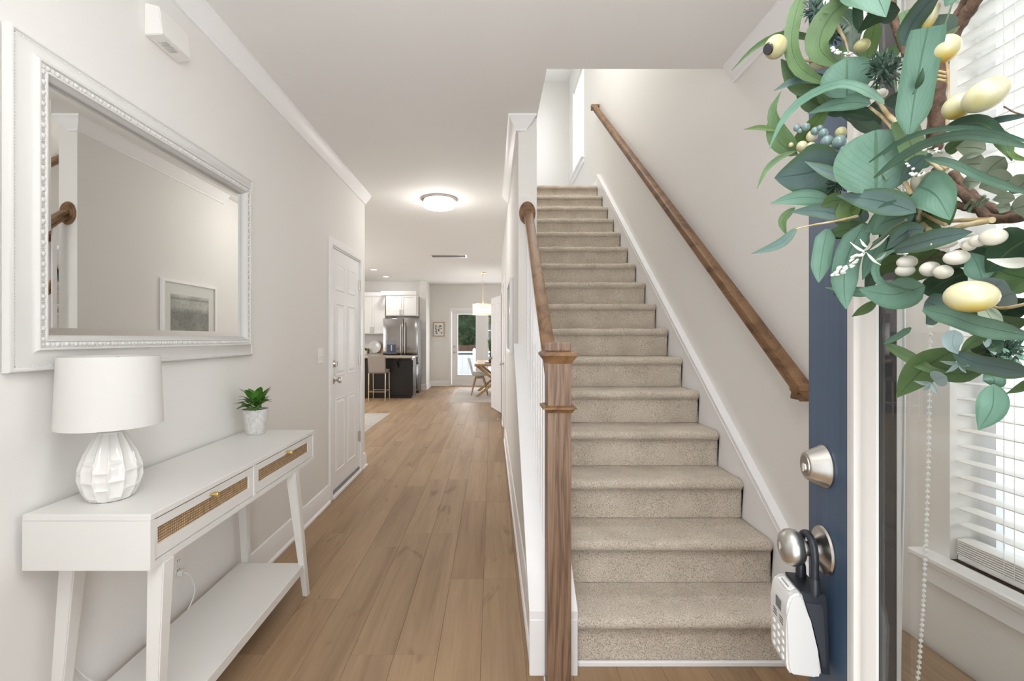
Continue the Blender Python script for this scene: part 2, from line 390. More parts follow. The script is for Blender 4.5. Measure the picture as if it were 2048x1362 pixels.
# knee wall with a sloped top
KS = 1.851; KH = .256; KM = .795
def kh(y): return KH+(y-KS)*KM
bm = bmesh.new(); prism(bm, [(KS+.012, 0), (WALL_END, 0), (WALL_END, kh(WALL_END)-.03), (KS+.012, kh(KS+.012)-.03)], 'x', KX0, KX1)
struct('wall_knee', bm, M['wall'])
bm = bmesh.new()
pts = [(KS-.006, kh(KS)-.034), (KS-.006, kh(KS)-.002), (WALL_END, kh(WALL_END)), (WALL_END, kh(WALL_END)-.034)]
prism(bm, pts, 'x', .1467, .3367)
struct('trim_1', bm, M['trim'], smooth=30)
bm = bmesh.new(); box(bm, .1467, .3367, KS-.008, KS+.012, 0, kh(KS)-.034, bev=.003)
struct('trim_2', bm, M['trim'])
# front wall with the entrance
bm = bmesh.new(); box(bm, XL, -.60, -.30, -.14, 0, CEIL); box(bm, .385, XR, -.30, -.14, 0, CEIL); box(bm, -.60, .385, -.30, -.14, 2.10, CEIL)
struct('wall_front', bm, M['wall'])
# kitchen and dining walls
sbox('wall_kitchen_back', M['wall'], -5.2, -1.86, 12.25, 12.37, 0, CEIL)
sbox('wall_stub', M['wall'], -1.86, -1.69, 12.05, Yfar, 0, CEIL)
PD0, PDm, PD1 = -1.112, -.277, .56   # patio double door
bm = bmesh.new()
box(bm, -1.69, PD0-.01, Yfar, Yfar+.14, 0, CEIL); box(bm, PD1+.01, XR, Yfar, Yfar+.14, 0, CEIL); box(bm, PD0-.01, PD1+.01, Yfar, Yfar+.14, 2.09, CEIL)
struct('wall_back', bm, M['wall'])
# crown moulding
CP = [(0, 0), (.070, 0), (.070, -.012), (.062, -.018), (.050, -.040), (.030, -.062), (.020, -.074), (.016, -.078), (.016, -.090), (0, -.090)]
bm = bmesh.new(); sweep(bm, [(XL, -.14), (XL, 4.874)], CP, -1, CEIL); struct('trim_3', bm, M['trim'], smooth=30)
bm = bmesh.new(); sweep(bm, [(KX0, 4.86), (KX0, WALL_END), (KX1, WALL_END)], CP, -1, CEIL)
for v in bm.verts:
    if abs(v.co.x-KX1) < 1e-4: v.co.x = KX1-.008-(.07-(WALL_END-v.co.y))*1.1
struct('trim_4', bm, M['trim'], smooth=30)
bm = bmesh.new(); sweep(bm, [(XR, -.14), (XR, OPY-.03)], CP, 1, CEIL); struct('trim_5', bm, M['trim'], smooth=30)
# baseboards
BP = [(0, 0), (.026, 0), (.026, .012), (.020, .020), (.015, .022), (.015, .112), (.011, .122), (.011, .128), (.006, .142), (0, .146)]
def base(name, path, side): bm = bmesh.new(); sweep(bm, path, BP, side); struct(name, bm, M['trim'], smooth=30)
base('baseboard_left', [(XL, -.1), (XL, D0-.072)], -1)
base('baseboard_left_end', [(XL, D1+.062), (XL, 4.874), (XL-.12, 4.874)], -1)
base('baseboard_hall', [(KX0, KS+.02), (KX0, HA0-.065)], 1)
base('baseboard_hall_middle', [(KX0, HA1+.065), (KX0, HB0-.065)], 1)
base('baseboard_right', [(XR, -.1), (XR, 1.86)], 1)
base('baseboard_stub', [(-1.86, 12.05), (-1.69, 12.05), (-1.69, Yfar), (PD0-.08, Yfar)], -1)
base('baseboard_upstairs', [(XR, 5.85), (XR, 8.1)], 1)
for o in COL.objects:
    if o.name == 'baseboard_upstairs': o.location.z = 3.18
# ================================================================== STAIRCASE
NR, NT_, Y2 = .1993, .2563, 2.1327
def ny(k): return Y2+NT_*(k-2)
SX0, SX1 = KX1+.002, 1.286
def nosing_line(y): return NR*2+(y-Y2)*NR/NT_
stairs = thing('staircase', 'straight carpeted staircase of sixteen beige steps rising along the right wall', 'staircase', (.8, 1.9, 0))
def step_mesh(k):
    bm = bmesh.new(); y = 0; r = .020
    # profile in (y,z) relative to the nosing front at y=0 and tread height z=0
    prof = [(.034, -NR+.002), (.034, -.12), (.036, -.060), (.030, -.052), (.012, -.048)]
    for a in range(0, 8):
        th = -PI*.42+a*PI*.92/7
        prof.append((r+.004-math.cos(th)*r*1.15, -.023+math.sin(th)*.023+.0))
    prof += [(.06, .001), (.10, -.001), (.16, -.002), (.22, -.001), (NT_+.036, .0)]
    NXs = 70; xs = [SX0+(SX1-SX0)*i/NXs for i in range(NXs+1)]
    rnd = random.Random(k); ph = [rnd.uniform(0, 6.28) for _ in range(6)]
    grid = []
    for i, x in enumerate(xs):
        col = []; e = 1.0
        d = SX1-x
        if d < .02: e = math.sqrt(max(0, 1-(1-d/.02)**2))
        for j, (py, pz) in enumerate(prof):
            wob = .0022*math.sin(x*19+ph[0])+.0016*math.sin(x*43+ph[1]+j*.3)+.001*math.sin(x*91+ph[2]+j)
            w = 1 if 4 < j < 14 else .4
            yy = py-wob*w; zz = pz+wob*w*.7
            if 3 < j < 13: yy = .034+(yy-.034)*(.55+.45*e); zz = -.028+(zz+.028)*(.75+.25*e)
            col.append(bm.verts.new((x, ny(k)+yy, k*NR+zz)))
        grid.append(col)
    for a, b in zip(grid, grid[1:]):
        for j in range(len(prof)-1): bm.faces.new((a[j], b[j], b[j+1], a[j+1]))
    # end skirt down so the step has a side
    col = grid[-1]; low = [bm.verts.new((v.co.x, min(ny(k)+NT_, max(v.co.y, ny(k)+.034)), k*NR-NR+.002)) for v in col]
    for j in range(len(prof)-1):
        try: bm.faces.new((col[j], low[j], low[j+1], col[j+1]))
        except ValueError: pass
    return bm
for k in range(1, 17):
    obj('carpeted_step', step_mesh(k), M['carpet'], stairs, smooth=180)
# solid structure below the steps
bm = bmesh.new()
poly = [(ny(1)+.05, 0)]
for k in range(1, 17): poly += [(ny(k)+.05, k*NR-.012), (ny(k+1)+.05, k*NR-.012)]
poly += [(ny(17)+.05, 15*NR-.3), (2.6, 0)]
prism(bm, poly, 'x', SX0+.004, SX1-.012); obj('step_core', bm, M['trim'], stairs, label='plain white understructure below the carpet')
# skirt board on the right wall and its cap
sk = .108
bm = bmesh.new()
prism(bm, [(1.855, 0), (1.855, nosing_line(1.855)+sk), (5.74, nosing_line(5.74)+sk), (5.74, 2.95), (2.15, 0)], 'x', 1.29, XR)
obj('skirt_board', bm, M['trim'], stairs)
bm = bmesh.new()
for off, th, xx in ((sk-.002, .014, 1.278), (sk-.030, .030, 1.284), (sk-.040, .012, 1.281)):
    prism(bm, [(1.85, nosing_line(1.85)+off), (1.85, nosing_line(1.85)+off+th), (5.745, nosing_line(5.745)+off+th), (5.745, nosing_line(5.745)+off)], 'x', xx, XR)
obj('skirt_cap', bm, M['trim'], stairs, label='moulded white cap along the skirt board')
bm = bmesh.new(); box(bm, .345, 1.30, 1.893, 1.908, 0, .022, bev=.004); obj('floor_strip', bm, M['trim'], stairs, label='thin white strip where the lowest riser meets the floor')
# ---- balustrade
NXa, NXb = .2050, .2935; NY0, NY1 = 1.738, 1.828
bal = thing('stair_balustrade', 'oak newel post and handrail with white balusters on the knee wall', 'stair railing', (.25, 1.78, 0))
bm = bmesh.new(); cx, cy = (NXa+NXb)/2, (NY0+NY1)/2; hw = (NXb-NXa)/2
def sqring(bm, h0, h1, w0, w1):
    hexa(bm, [(cx+sx*w0, cy+sy*w0, h0) for sx, sy in ((-1, -1), (1, -1), (1, 1), (-1, 1))]+[(cx+sx*w1, cy+sy*w1, h1) for sx, sy in ((-1, -1), (1, -1), (1, 1), (-1, 1))])
box(bm, NXa, NXb, NY0, NY1, 0, 1.235, bev=.002)
newel = obj('newel_post', bm, M['oak'], bal)
bm = bmesh.new(); sqring(bm, 1.232, 1.240, hw+.002, hw+.006); sqring(bm, 1.240, 1.262, hw+.006, hw+.021); sqring(bm, 1.262, 1.272, hw+.0225, hw+.0225)
sqring(bm, 1.272, 1.277, hw+.0225, hw+.012)
obj('newel_cap', bm, M['oakrail'], newel)
bm = bmesh.new(); box(bm, NXa+.001, NXb-.001, NY0+.001, NY1-.001, 1.277, 1.310, bev=.004, seg=2); obj('newel_block', bm, M['oak'], newel)
bm = bmesh.new(); sqring(bm, 1.050, 1.064, hw+.003, hw+.012); sqring(bm, 1.064, 1.071, hw+.018, hw+.018); sqring(bm, 1.071, 1.076, hw+.018, hw+.004)
obj('newel_collar', bm, M['oakrail'], newel)
bm = bmesh.new(); box(bm, NXa-.004, NXb+.004, NY0-.002, NY1, 0, .012); obj('newel_shoe', bm, M['trim'], newel)
RS = (2.178-1.11)/(WALL_END-1.80)
def rail_prof(w, h):    # moulded rail section (x, z)
    return [(-w*.78, 0), (w*.78, 0), (w*.78, h*.22), (w*.62, h*.34), (w*.70, h*.48), (w, h*.58), (w, h*.86), (w*.93, h*.96), (w*.8, h), (-w*.8, h), (-w*.93, h*.96), (-w, h*.86), (-w, h*.58), (-w*.70, h*.48), (-w*.62, h*.34), (-w*.78, h*.22)]
def rail(bm, x, y0, h0, y1, h1, w=.029, h=.062):
    A = [bm.verts.new((x+a, y0, h0+b)) for a, b in rail_prof(w, h)]; Bv = [bm.verts.new((x+a, y1, h1+b)) for a, b in rail_prof(w, h)]
    n = len(A)
    for i in range(n): bm.faces.new((A[i], A[(i+1) % n], Bv[(i+1) % n], Bv[i]))
    bm.faces.new(A[::-1]); bm.faces.new(Bv)
RX = .2405
def rh(y): return 2.165-(WALL_END-y)*.785
bm = bmesh.new(); rail(bm, RX, NY1-.004, rh(NY1)-.035, WALL_END-.012, rh(WALL_END)-.035); obj('handrail', bm, M['oakrail'], bal, smooth=30)
bm = bmesh.new()
lathe(bm, [(0, 0), (.050, 0), (.055, .005), (.052, .011), (.044, .013), (.042, .018), (0, .018)], (0, 0, 0), 40, (0, -1, 0))
for v in bm.verts: v.co.z *= 1.42
for v in bm.verts: v.co += Vector((RX-.004, WALL_END-.001, 2.163))
obj('rosette', bm, M['oakrail'], bal, smooth=40)
nb = 12
for i in range(nb):
    y = NY1+.055+(WALL_END-NY1-.06)*i/nb; a = .0155
    bm = bmesh.new(); b0 = kh(y)-.002
    hexa(bm, [(RX-a, y-a, kh(y-a)-.004), (RX+a, y-a, kh(y-a)-.004), (RX+a, y+a, kh(y+a)-.004), (RX-a, y+a, kh(y+a)-.004),
              (RX-a, y-a, rh(y-a)-.033), (RX+a, y-a, rh(y-a)-.033), (RX+a, y+a, rh(y+a)-.033), (RX-a, y+a, rh(y+a)-.033)])
    obj('baluster', bm, M['trim'], bal)
# ---- wall handrail on the right
y0, h0 = ux(1596, 803, 1.222); y1, h1 = ux(1183, 222, 1.222)
wr = thing('wall_handrail', 'long dark oak handrail mounted on the right wall above the stairs', 'handrail', (1.25, y0, h0))
bm = bmesh.new(); rail(bm, 1.252, y0, h0, y1, h0+(y1-y0)*.786, .030, .066); obj('rail', bm, M['oakrail'], wr, smooth=30)
for yy, hh, nm in ((y0, h0, 'lower'), (y1, h0+(y1-y0)*.786, 'upper')):
    bm = bmesh.new(); pr = rail_prof(.030, .058)
    prism(bm, [(yy+.026+a, hh+.006+b*1.05) for a, b in pr], 'x', 1.223, XR-.001); obj('rail_return', bm, M['oakrail'], wr, smooth=30)
for f in (.22, .5, .78):
    yy = y0+(y1-y0)*f; hh = h0+(y1-y0)*.786*f; bm = bmesh.new()
    tube(bm, [(1.252, yy, hh+.004), (1.254, yy, hh-.03), (1.285, yy, hh-.055), (XR-.002, yy, hh-.06)], .006, 8)
    lathe(bm, [(.026, 0), (.024, .006), (0, .008)], (XR-.001, yy, hh-.06), 18, (-1, 0, 0)); obj('bracket', bm, M['nickel'], wr, smooth=40)
# ================================================================== DOORS (white six-panel)
def panel_door(name, L, H, parent, m, loc, ang, z0=.012, handle=True, knob_side=1, thick=.035, kz=.95, bolt=False):
    """slab built along +x from 0 to L, faces at y=0 and y=-thick, then turned by ang about z at loc"""
    R = Matrix.Translation(loc) @ Matrix.Rotation(ang, 4, 'Z')
    def add(nm, bm, mm, par, **k):
        bmesh.ops.transform(bm, matrix=R, verts=bm.verts); return obj(nm, bm, mm, par, **k)
    bm = bmesh.new(); box(bm, 0, L, -thick, 0, z0, H, bev=.002)
    slab = add('door_slab', bm, m, parent)
    st = .115*L/.81; mid = .09*L/.81; pw = (L-2*st-mid)/2
    rows_ = ((.18, .80), (.98, 1.60), (1.70, 1.93))
    for (a, b) in rows_:
        for i in range(2):
            x0 = st+i*(pw+mid); x1 = x0+pw; s = H/2.04
            for face in (0, 1):
                bm = bmesh.new(); yb = .0 if face == 0 else -thick; sg = 1 if face == 0 else -1
                q = lambda e, d: [(x0+e, yb+sg*d, a*s+e), (x1-e, yb+sg*d, a*s+e), (x1-e, yb+sg*d, b*s-e), (x0+e, yb+sg*d, b*s-e)]
                rings = [q(0, -.002), q(.004, .006), (q(.014, .006)), q(.022, .0005), (q(.045, .005))]
                vr = [[bm.verts.new(p) for p in r] for r in rings]
                for A, Bq in zip(vr, vr[1:]):
                    for j in range(4): bm.faces.new((A[j], A[(j+1) % 4], Bq[(j+1) % 4], Bq[j]))
                bm.faces.new(vr[-1]); add('panel', bm, m, slab)
    if handle:
        kx = L-.065 if knob_side > 0 else .065
        for sg, yb in ((1, 0), (-1, -thick)):
            bm = bmesh.new(); lathe(bm, [(0, 0), (.032, 0), (.032, .004), (.02, .010), (.011, .014), (.010, .030), (.018, .036), (.026, .045), (.028, .055), (.024, .064), (0, .067)], (kx, yb, kz), 24, (0, sg, 0))
            add('door_knob', bm, M['nickel'], slab, smooth=50)
            if bolt and sg > 0:
                bm = bmesh.new(); lathe(bm, [(0, 0), (.031, 0), (.030, .008), (.024, .022), (.02, .024), (0, .024)], (kx, yb, kz+.137), 24, (0, sg, 0)); add('deadbolt', bm, M['nickel'], slab, smooth=40)
                bm = bmesh.new(); box(bm, kx-.004, kx+.004, yb+.02, yb+.036, kz+.12, kz+.154, bev=.003); add('thumb_turn', bm, M['nickel'], slab)
    return slab, R
def casing(name, X, a, b, top, side, w=.062, t=.018):
    bm = bmesh.new(); x0, x1 = (X, X+side*t)
    box(bm, x0, x1, a-w, a, 0, top+w, bev=.003); box(bm, x0, x1, b, b+w, 0, top+w, bev=.003); box(bm, x0, x1, a, b, top, top+w, bev=.003)
    box(bm, X-side*.10, X, a, a+.012, 0, top); box(bm, X-side*.10, X, b-.012, b, 0, top); box(bm, X-side*.10, X, a, b, top-.012, top)
    return struct(name, bm, M['trim'])
casing('trim_6', XL, D0, D1, DT, 1)
door1 = thing('door_1', None, None, (XL, D0, 0)); door1['kind'] = 'structure'
# faces the hall (+X): slab runs along +Y from D0, outward normal +X
slab, R = panel_door('door_1', D1-D0-.028, DT-.016, door1, M['doorwhite'], (XL-.006, D1-.014, 0), -PI/2, z0=.05, kz=.975, bolt=True)
for z in (.35, 1.11, 1.85):
    bm = bmesh.new(); tube(bm, [(XL+.004, D1-.006, z-.05), (XL+.004, D1-.006, z+.05)], .007, 10); box(bm, XL-.006, XL+.003, D1-.03, D1-.004, z-.045, z+.045); obj('hinge', bm, M['nickel'], door1, smooth=40)
bm = bmesh.new(); box(bm, XL-.05, XL+.03, D0+.005, D1-.005, 0, .028, bev=.004); obj('threshold', bm, M['trim'], door1)
bm = bmesh.new(); box(bm, XL-.05, XL+.006, D0+.013, D1-.013, .028, .05); obj('door_sweep', bm, mat('grey_rubber', (.22, .22, .23), .6), door1, label='grey weatherstrip below the slab')
sbox('wall_garage', M['wall'], XL-.5, XL-.4, 3.5, 5.0, 0, CEIL)
# two doors in the hall wall on the right
casing('trim_7', KX0, HA0, HA1, DT, -1)
d2 = thing('door_2', None, None, (KX0, HA0, 0)); d2['kind'] = 'structure'
panel_door('door_2', HA1-HA0-.028, DT-.016, d2, M['doorwhite'], (KX0+.004, HA0+.014, 0), PI/2, kz=.95)
for z in (.30, 1.10, 1.86):
    bm = bmesh.new(); tube(bm, [(KX0-.004, HA0+.008, z-.05), (KX0-.004, HA0+.008, z+.05)], .007, 10); obj('hinge', bm, M['nickel'], d2, smooth=40)
casing('trim_8', KX0, HB0, HB1, DT, -1)
d3 = thing('door_3', None, None, (KX0, HB1, 0)); d3['kind'] = 'structure'
ang = math.atan2(8.93-HB1, .012-KX0)
panel_door('door_3', .72, DT-.016, d3, M['doorwhite'], (KX0-.022, HB1-.01, 0), ang, kz=.95)
ds = thing('door_stop', 'small bronze spring door stop low on the hall wall', 'door stop', (KX0-.015, 7.25, .07))
bm = bmesh.new(); tube(bm, [(KX0-.014, 7.25, .075), (KX0-.085, 7.25, .075)], .005, 8); obj('spring', bm, M['brass'], ds, smooth=40)
bm = bmesh.new(); lathe(bm, [(0, 0), (.009, 0), (.009, .012), (0, .014)], (KX0-.085, 7.25, .075), 12, (-1, 0, 0)); obj('tip', bm, M['plastic'], ds, smooth=40)
# ================================================================== WINDOWS ON THE RIGHT WALL
def vinyl_window(nm, a, b, z0, z1, X, mid=True):
    r = thing(nm, None, None, (X, a, z0)); r['kind'] = 'structure'
    bm = bmesh.new(); w = .045
    box(bm, X, X+.05, a, a+w, z0, z1); box(bm, X, X+.05, b-w, b, z0, z1); box(bm, X, X+.05, a+w, b-w, z0, z0+w); box(bm, X, X+.05, a+w, b-w, z1-w, z1)
    if mid: zm = (z0+z1)/2; box(bm, X+.005, X+.04, a+w, b-w, zm-.02, zm+.02)
    obj('window_frame', bm, M['vinyl'], r)
    bm = bmesh.new(); box(bm, X+.02, X+.024, a+w, b-w, z0+w, z1-w); obj('window_pane', bm, M['glass'], r)
    return r
w1 = vinyl_window('window_1', *W1, XR+.085)
bm = bmesh.new(); box(bm, 1.27, XR+.085, W1[0]-.09, W1[1]+.085, .672, .690, bev=.004); obj('window_stool', bm, M['trim'], w1)
bm = bmesh.new(); box(bm, 1.298, XR, W1[0]-.06, W1[1]+.055, .600, .672, bev=.004); box(bm, 1.288, XR, W1[0]-.06, W1[1]+.055, .652, .672, bev=.004); obj('window_apron', bm, M['trim'], w1)
w2 = vinyl_window('window_2', *W2, XR+.085)
bm = bmesh.new(); box(bm, 1.27, XR+.085, W2[0]-.05, W2[1]+.05, 3.905, 3.93, bev=.003); box(bm, 1.30, XR, W2[0]-.03, W2[1]+.03, 3.84, 3.905, bev=.003); obj('window_stool', bm, M['trim'], w2)
def blind(label, a, b, z0, z1, X, pitch, stack, wid=.050, grp=None, tilt=0.0):
    r = thing('window_blind', label, 'blind', (X, a, z0), grp)
    bm = bmesh.new(); box(bm, X-.003, X+.048, a+.004, b-.004, z1-.06, z1-.002, bev=.004); obj('headrail', bm, M['slat'], r)
    me = None; z = z0+stack; n = 0
    while z < z1-.07:
        if me is None:
            bm = bmesh.new(); A = a+.006; Bb = b-.006
            pts = [(0, 0), (wid*.5, .0035), (wid, 0), (wid, -.0028), (wid*.5, .0007), (0, -.0028)]
            prism(bm, [(p[0], p[1]) for p in pts], 'y', A, Bb)
            o = obj('slat', bm, M['slat'], r, smooth=40); me = o.data; o.location = (X, 0, z); o.rotation_euler = (0, tilt, 0)
        else:
            o = bpy.data.objects.new('slat', me); COL.objects.link(o); put(o, r); o.location = (X, 0, z); o.rotation_euler = (0, tilt, 0)
        z += pitch; n += 1
    k = int((stack-.016)/.0062)
    for i in range(k):
        o = bpy.data.objects.new('slat', me); COL.objects.link(o); put(o, r); o.location = (X, 0, z0+.018+i*.0062)
    bm = bmesh.new(); box(bm, X, X+wid, a+.006, b-.006, z0+.001, z0+.015, bev=.003); obj('bottom_rail', bm, M['slat'], r)
    for yy in (b-.13, b-.155, (a+b)/2, a+.14):
        bm = bmesh.new(); tube(bm, [(X-.001, yy, z0+.015), (X-.001, yy, z1-.05)], .0008, 5); obj('ladder_cord', bm, M['slat'], r)
    return r
blind('white slatted window blind in the window behind the door glass', W1[0], W1[1], W1[2], W1[3], 1.335, .0448, .060)
blind('white slatted blind in the small window high over the stairs', W2[0], W2[1], W2[2], W2[3], 1.345, .046, .030)
# ================================================================== CEILING FITTINGS
cl = thing('ceiling_light', 'round flush ceiling light with a brushed nickel band in the hall', 'ceiling light', (-.56, 4.98, CEIL))
bm = bmesh.new(); lathe(bm, [(0, 0), (.188, 0), (.188, -.012), (.178, -.020), (.165, -.022), (0, -.022)], (-.56, 4.98, CEIL-.0005), 48); obj('canopy', bm, M['nickel'], cl, smooth=40)
bm = bmesh.new(); lathe(bm, [(.158, -.022), (.160, -.082), (.152, -.090), (.13, -.096), (0, -.100)], (-.56, 4.98, CEIL-.0005), 48); obj('diffuser', bm, M['lampwhite'], cl, smooth=60)
bm = bmesh.new(); lathe(bm, [(.161, -.050), (.166, -.050), (.166, -.056), (.161, -.056), (.161, -.050)], (-.56, 4.98, CEIL-.0005), 48, caps=False)
for a in range(4):
    t = a*PI/2-PI/2+.12; x, y = -.56+math.cos(t)*.164, 4.98+math.sin(t)*.164; tube(bm, [(x, y, CEIL-.02), (x, y, CEIL-.056)], .003, 6)
obj('metal_band', bm, M['nickel'], cl, smooth=40)
va = uz(861, 512, 8.44)[0]; vb = uz(934, 512, 8.44)[0]
vt = thing('ceiling_vent', 'long rectangular white return air vent in the hall ceiling', 'vent', ((va+vb)/2, 8.44, CEIL))
bm = bmesh.new(); y0, y1 = 8.30, 8.58
for q in ((va, vb, y0, y0+.03), (va, vb, y1-.03, y1), (va, va+.03, y0+.03, y1-.03), (vb-.03, vb, y0+.03, y1-.03)): box(bm, *q, CEIL-.008, CEIL)
obj('vent_frame', bm, M['plastic'], vt)
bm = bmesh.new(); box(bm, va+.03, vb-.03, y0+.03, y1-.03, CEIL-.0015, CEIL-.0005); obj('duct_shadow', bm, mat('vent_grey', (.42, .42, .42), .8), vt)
for i in range(9):
    y = y0+.04+i*.024; bm = bmesh.new(); hexa(bm, [(va+.03, y, CEIL-.007), (vb-.03, y, CEIL-.007), (vb-.03, y+.002, CEIL-.007), (va+.03, y+.002, CEIL-.007), (va+.03, y+.012, CEIL-.001), (vb-.03, y+.012, CEIL-.001), (vb-.03, y+.014, CEIL-.001), (va+.03, y+.014, CEIL-.001)])
    obj('louvre', bm, M['plastic'], vt)
for (x, y), lb in zip(((-2.54, 10.1), (-2.54, 11.26)), ('round recessed ceiling light nearer the hall in the kitchen', 'round recessed ceiling light farther back over the kitchen')):
    r = thing('recessed_light', lb, 'ceiling light', (x, y, CEIL), 'recessed kitchen lights')
    bm = bmesh.new(); lathe(bm, [(.062, 0), (.085, 0), (.085, -.005), (.064, -.004), (.062, 0)], (x, y, CEIL-.0005), 28, caps=False); obj('ring', bm, M['plastic'], r, smooth=40)
    bm = bmesh.new(); lathe(bm, [(0, 0), (.062, 0), (.062, -.003), (0, -.003)], (x, y, CEIL-.0005), 28); obj('lens', bm, M['lampwhite'], r)
# ================================================================== FOYER FURNITURE
# ---- wall mirror
mz0, mz1 = 1.262, 2.545; mh0, mh1 = 1.232, 2.178
mir = thing('wall_mirror', 'large rectangular mirror in an ornate white frame on the left wall', 'mirror', (XL, (mz0+mz1)/2, mh0))
def rect_sweep(bm, a0, a1, b0, b1, prof, X):
    """frame in the y/z plane at wall X; profile (inset from the outer edge, height off the wall)"""
    rings = []
    for sy, sz in ((0, 0), (1, 0), (1, 1), (0, 1)):
        rings.append([bm.verts.new((X+h, (a1-i if sy else a0+i), (b1-i if sz else b0+i))) for i, h in prof])
    L = len(prof)
    for k in range(4):
        A, Bq = rings[k], rings[(k+1) % 4]
        for j in range(L-1): bm.faces.new((A[j], A[j+1], Bq[j+1], Bq[j]))
fp = [(0, .003), (0, .020), (.004, .026), (.009, .027), (.012, .022), (.020, .022), (.030, .025), (.048, .034), (.058, .042), (.061, .047), (.066, .047), (.068, .040), (.084, .040), (.086, .044), (.090, .044), (.093, .036), (.101, .030), (.102, .014)]
bm = bmesh.new(); rect_sweep(bm, mz0, mz1, mh0, mh1, fp, XL); obj('frame', bm, M['frame'], mir, smooth=50)
# egg and dart row on the frame
bm = bmesh.new()
EGT = {}
def egg(c, sx, sy, sz, seg=8, rg=5):
    if (seg, rg) not in EGT:
        q = bmesh.new(); bmesh.ops.create_uvsphere(q, u_segments=seg, v_segments=rg, radius=1); q.verts.index_update()
        EGT[(seg, rg)] = ([v.co.copy() for v in q.verts], [[v.index for v in f.verts] for f in q.faces]); q.free()
    V, Fs = EGT[(seg, rg)]; vs = [bm.verts.new((c[0]+v.x*sx, c[1]+v.y*sy, c[2]+v.z*sz)) for v in V]
    for f in Fs: bm.faces.new([vs[i] for i in f])
ins = .0760; X = XL+.040
def run(n, f, vert):
    for i in range(n):
        c = f((i+.5)/n)
        egg(c, .0065, .0075 if vert else .0085, .0085 if vert else .0075)
        d = f(i/n)
        egg(d, .0055, .0085 if vert else .0018, .0018 if vert else .0085, 6, 4)
        for s in (-.0105, .0105):
            e = Vector(c); e[2 if vert else 1] += s; egg(e, .0045, .0070 if vert else .0014, .0014 if vert else .0070, 6, 4)
ny_ = int((mz1-mz0-2*ins)/.030); nz_ = int((mh1-mh0-2*ins)/.030)
for hh in (mh0+ins, mh1-ins): run(ny_, lambda t: (X, mz0+ins+(mz1-mz0-2*ins)*t, hh), False)
for yy in (mz0+ins, mz1-ins): run(nz_, lambda t: (X, yy, mh0+ins+(mh1-mh0-2*ins)*t), True)
# tiny beads along the outer edge
for hh in (mh0+.016, mh1-.016):
    for i in range(150): egg((XL+.022, mz0+.016+(mz1-mz0-.032)*i/149, hh), .002, .0026, .0026, 5, 3)
for yy in (mz0+.016, mz1-.016):
    for i in range(105): egg((XL+.022, yy, mh0+.016+(mh1-mh0-.032)*i/104), .002, .0026, .0026, 5, 3)
obj('egg_moulding', bm, M['frame'], mir, smooth=180, fix=False, kind='stuff')
gi = .1015; bm = bmesh.new()
a0, a1, b0, b1 = mz0+gi, mz1-gi, mh0+gi, mh1-gi; bv = .024
A = [bm.verts.new(p) for p in ((XL+.016, a0, b0), (XL+.016, a1, b0), (XL+.016, a1, b1), (XL+.016, a0, b1))]
Bq = [bm.verts.new(p) for p in ((XL+.0185, a0+bv, b0+bv), (XL+.0185, a1-bv, b0+bv), (XL+.0185, a1-bv, b1-bv), (XL+.0185, a0+bv, b1-bv))]
for i in range(4): bm.faces.new((A[i], A[(i+1) % 4], Bq[(i+1) % 4], Bq[i]))
bm.faces.new(Bq); back = [bm.verts.new((XL+.010, v.co.y, v.co.z)) for v in A]; bm.faces.new(back[::-1])
for i in range(4): bm.faces.new((A[i], back[i], back[(i+1) % 4], A[(i+1) % 4]))
obj('mirror_glass', bm, M['mirror'], mir)
# ---- chime box
cb = thing('door_chime', 'small white door chime box with slots high on the left wall', 'chime', (XL, 1.87, 2.48))
a, b, h0, h1 = 1.784, 1.972, 2.478, 2.602; bm = bmesh.new(); d = .066
hexa(bm, [(XL, a, h0), (XL+d, a+.004, h0+.006), (XL+d, b-.012, h0+.006), (XL, b, h0), (XL, a, h1), (XL+d-.012, a+.004, h1-.012), (XL+d-.012, b-.012, h1-.012), (XL, b, h1)])
bmesh.ops.bevel(bm, geom=list(bm.edges), offset=.003, segments=2, affect='EDGES'); obj('chime_cover', bm, M['plastic'], cb, smooth=40)
for i in range(8):
    y = a+.045+i*.0095; bm = bmesh.new(); box(bm, XL+.018, XL+.052, y, y+.003, h0+.0005, h0+.006); obj('slot', bm, M['cord'], cb)
# ---- switch, outlet
def plate(nm, label, cat, y, z, w, h, X, side, kind):
    r = thing(nm, label, cat, (X, y, z)); bm = bmesh.new(); box(bm, X, X+side*.006, y-w/2, y+w/2, z-h/2, z+h/2, bev=.002); obj('plate', bm, M['plastic'], r, smooth=40)
    if kind == 'toggle':
        for yy in ((y-.023, y+.023) if w > .09 else (y,)):
            bm = bmesh.new(); hexa(bm, [(X+side*.005, yy-.005, z-.011), (X+side*.018, yy-.004, z-.004), (X+side*.018, yy+.004, z-.004), (X+side*.005, yy+.005, z-.011), (X+side*.005, yy-.005, z+.011), (X+side*.014, yy-.004, z+.006), (X+side*.014, yy+.004, z+.006), (X+side*.005, yy+.005, z+.011)]); obj('toggle', bm, M['plastic'], r)
    else:
        for s in (-1, 1):
            bm = bmesh.new(); lathe(bm, [(0, 0), (.0165, 0), (.016, .002), (0, .002)], (X+side*.006, y, z+s*.020), 20, (side, 0, 0)); obj('socket', bm, M['plastic'], r, smooth=40)
            for q in (-.006, .006):
                bm = bmesh.new(); box(bm, X+side*.0075, X+side*.0085, y+q-.001, y+q+.001, z+s*.020-.002, z+s*.020+.006); obj('slot', bm, M['dark'], r)
    return r
plate('light_switch', 'white two-gang toggle switch plate on the left wall before the white door', 'light switch', 3.61, 1.19, .115, .118, XL, 1, 'toggle')
plate('wall_outlet', 'white wall outlet under the console table with a plug in it', 'outlet', 1.965, .375, .072, .118, XL, 1, 'outlet')
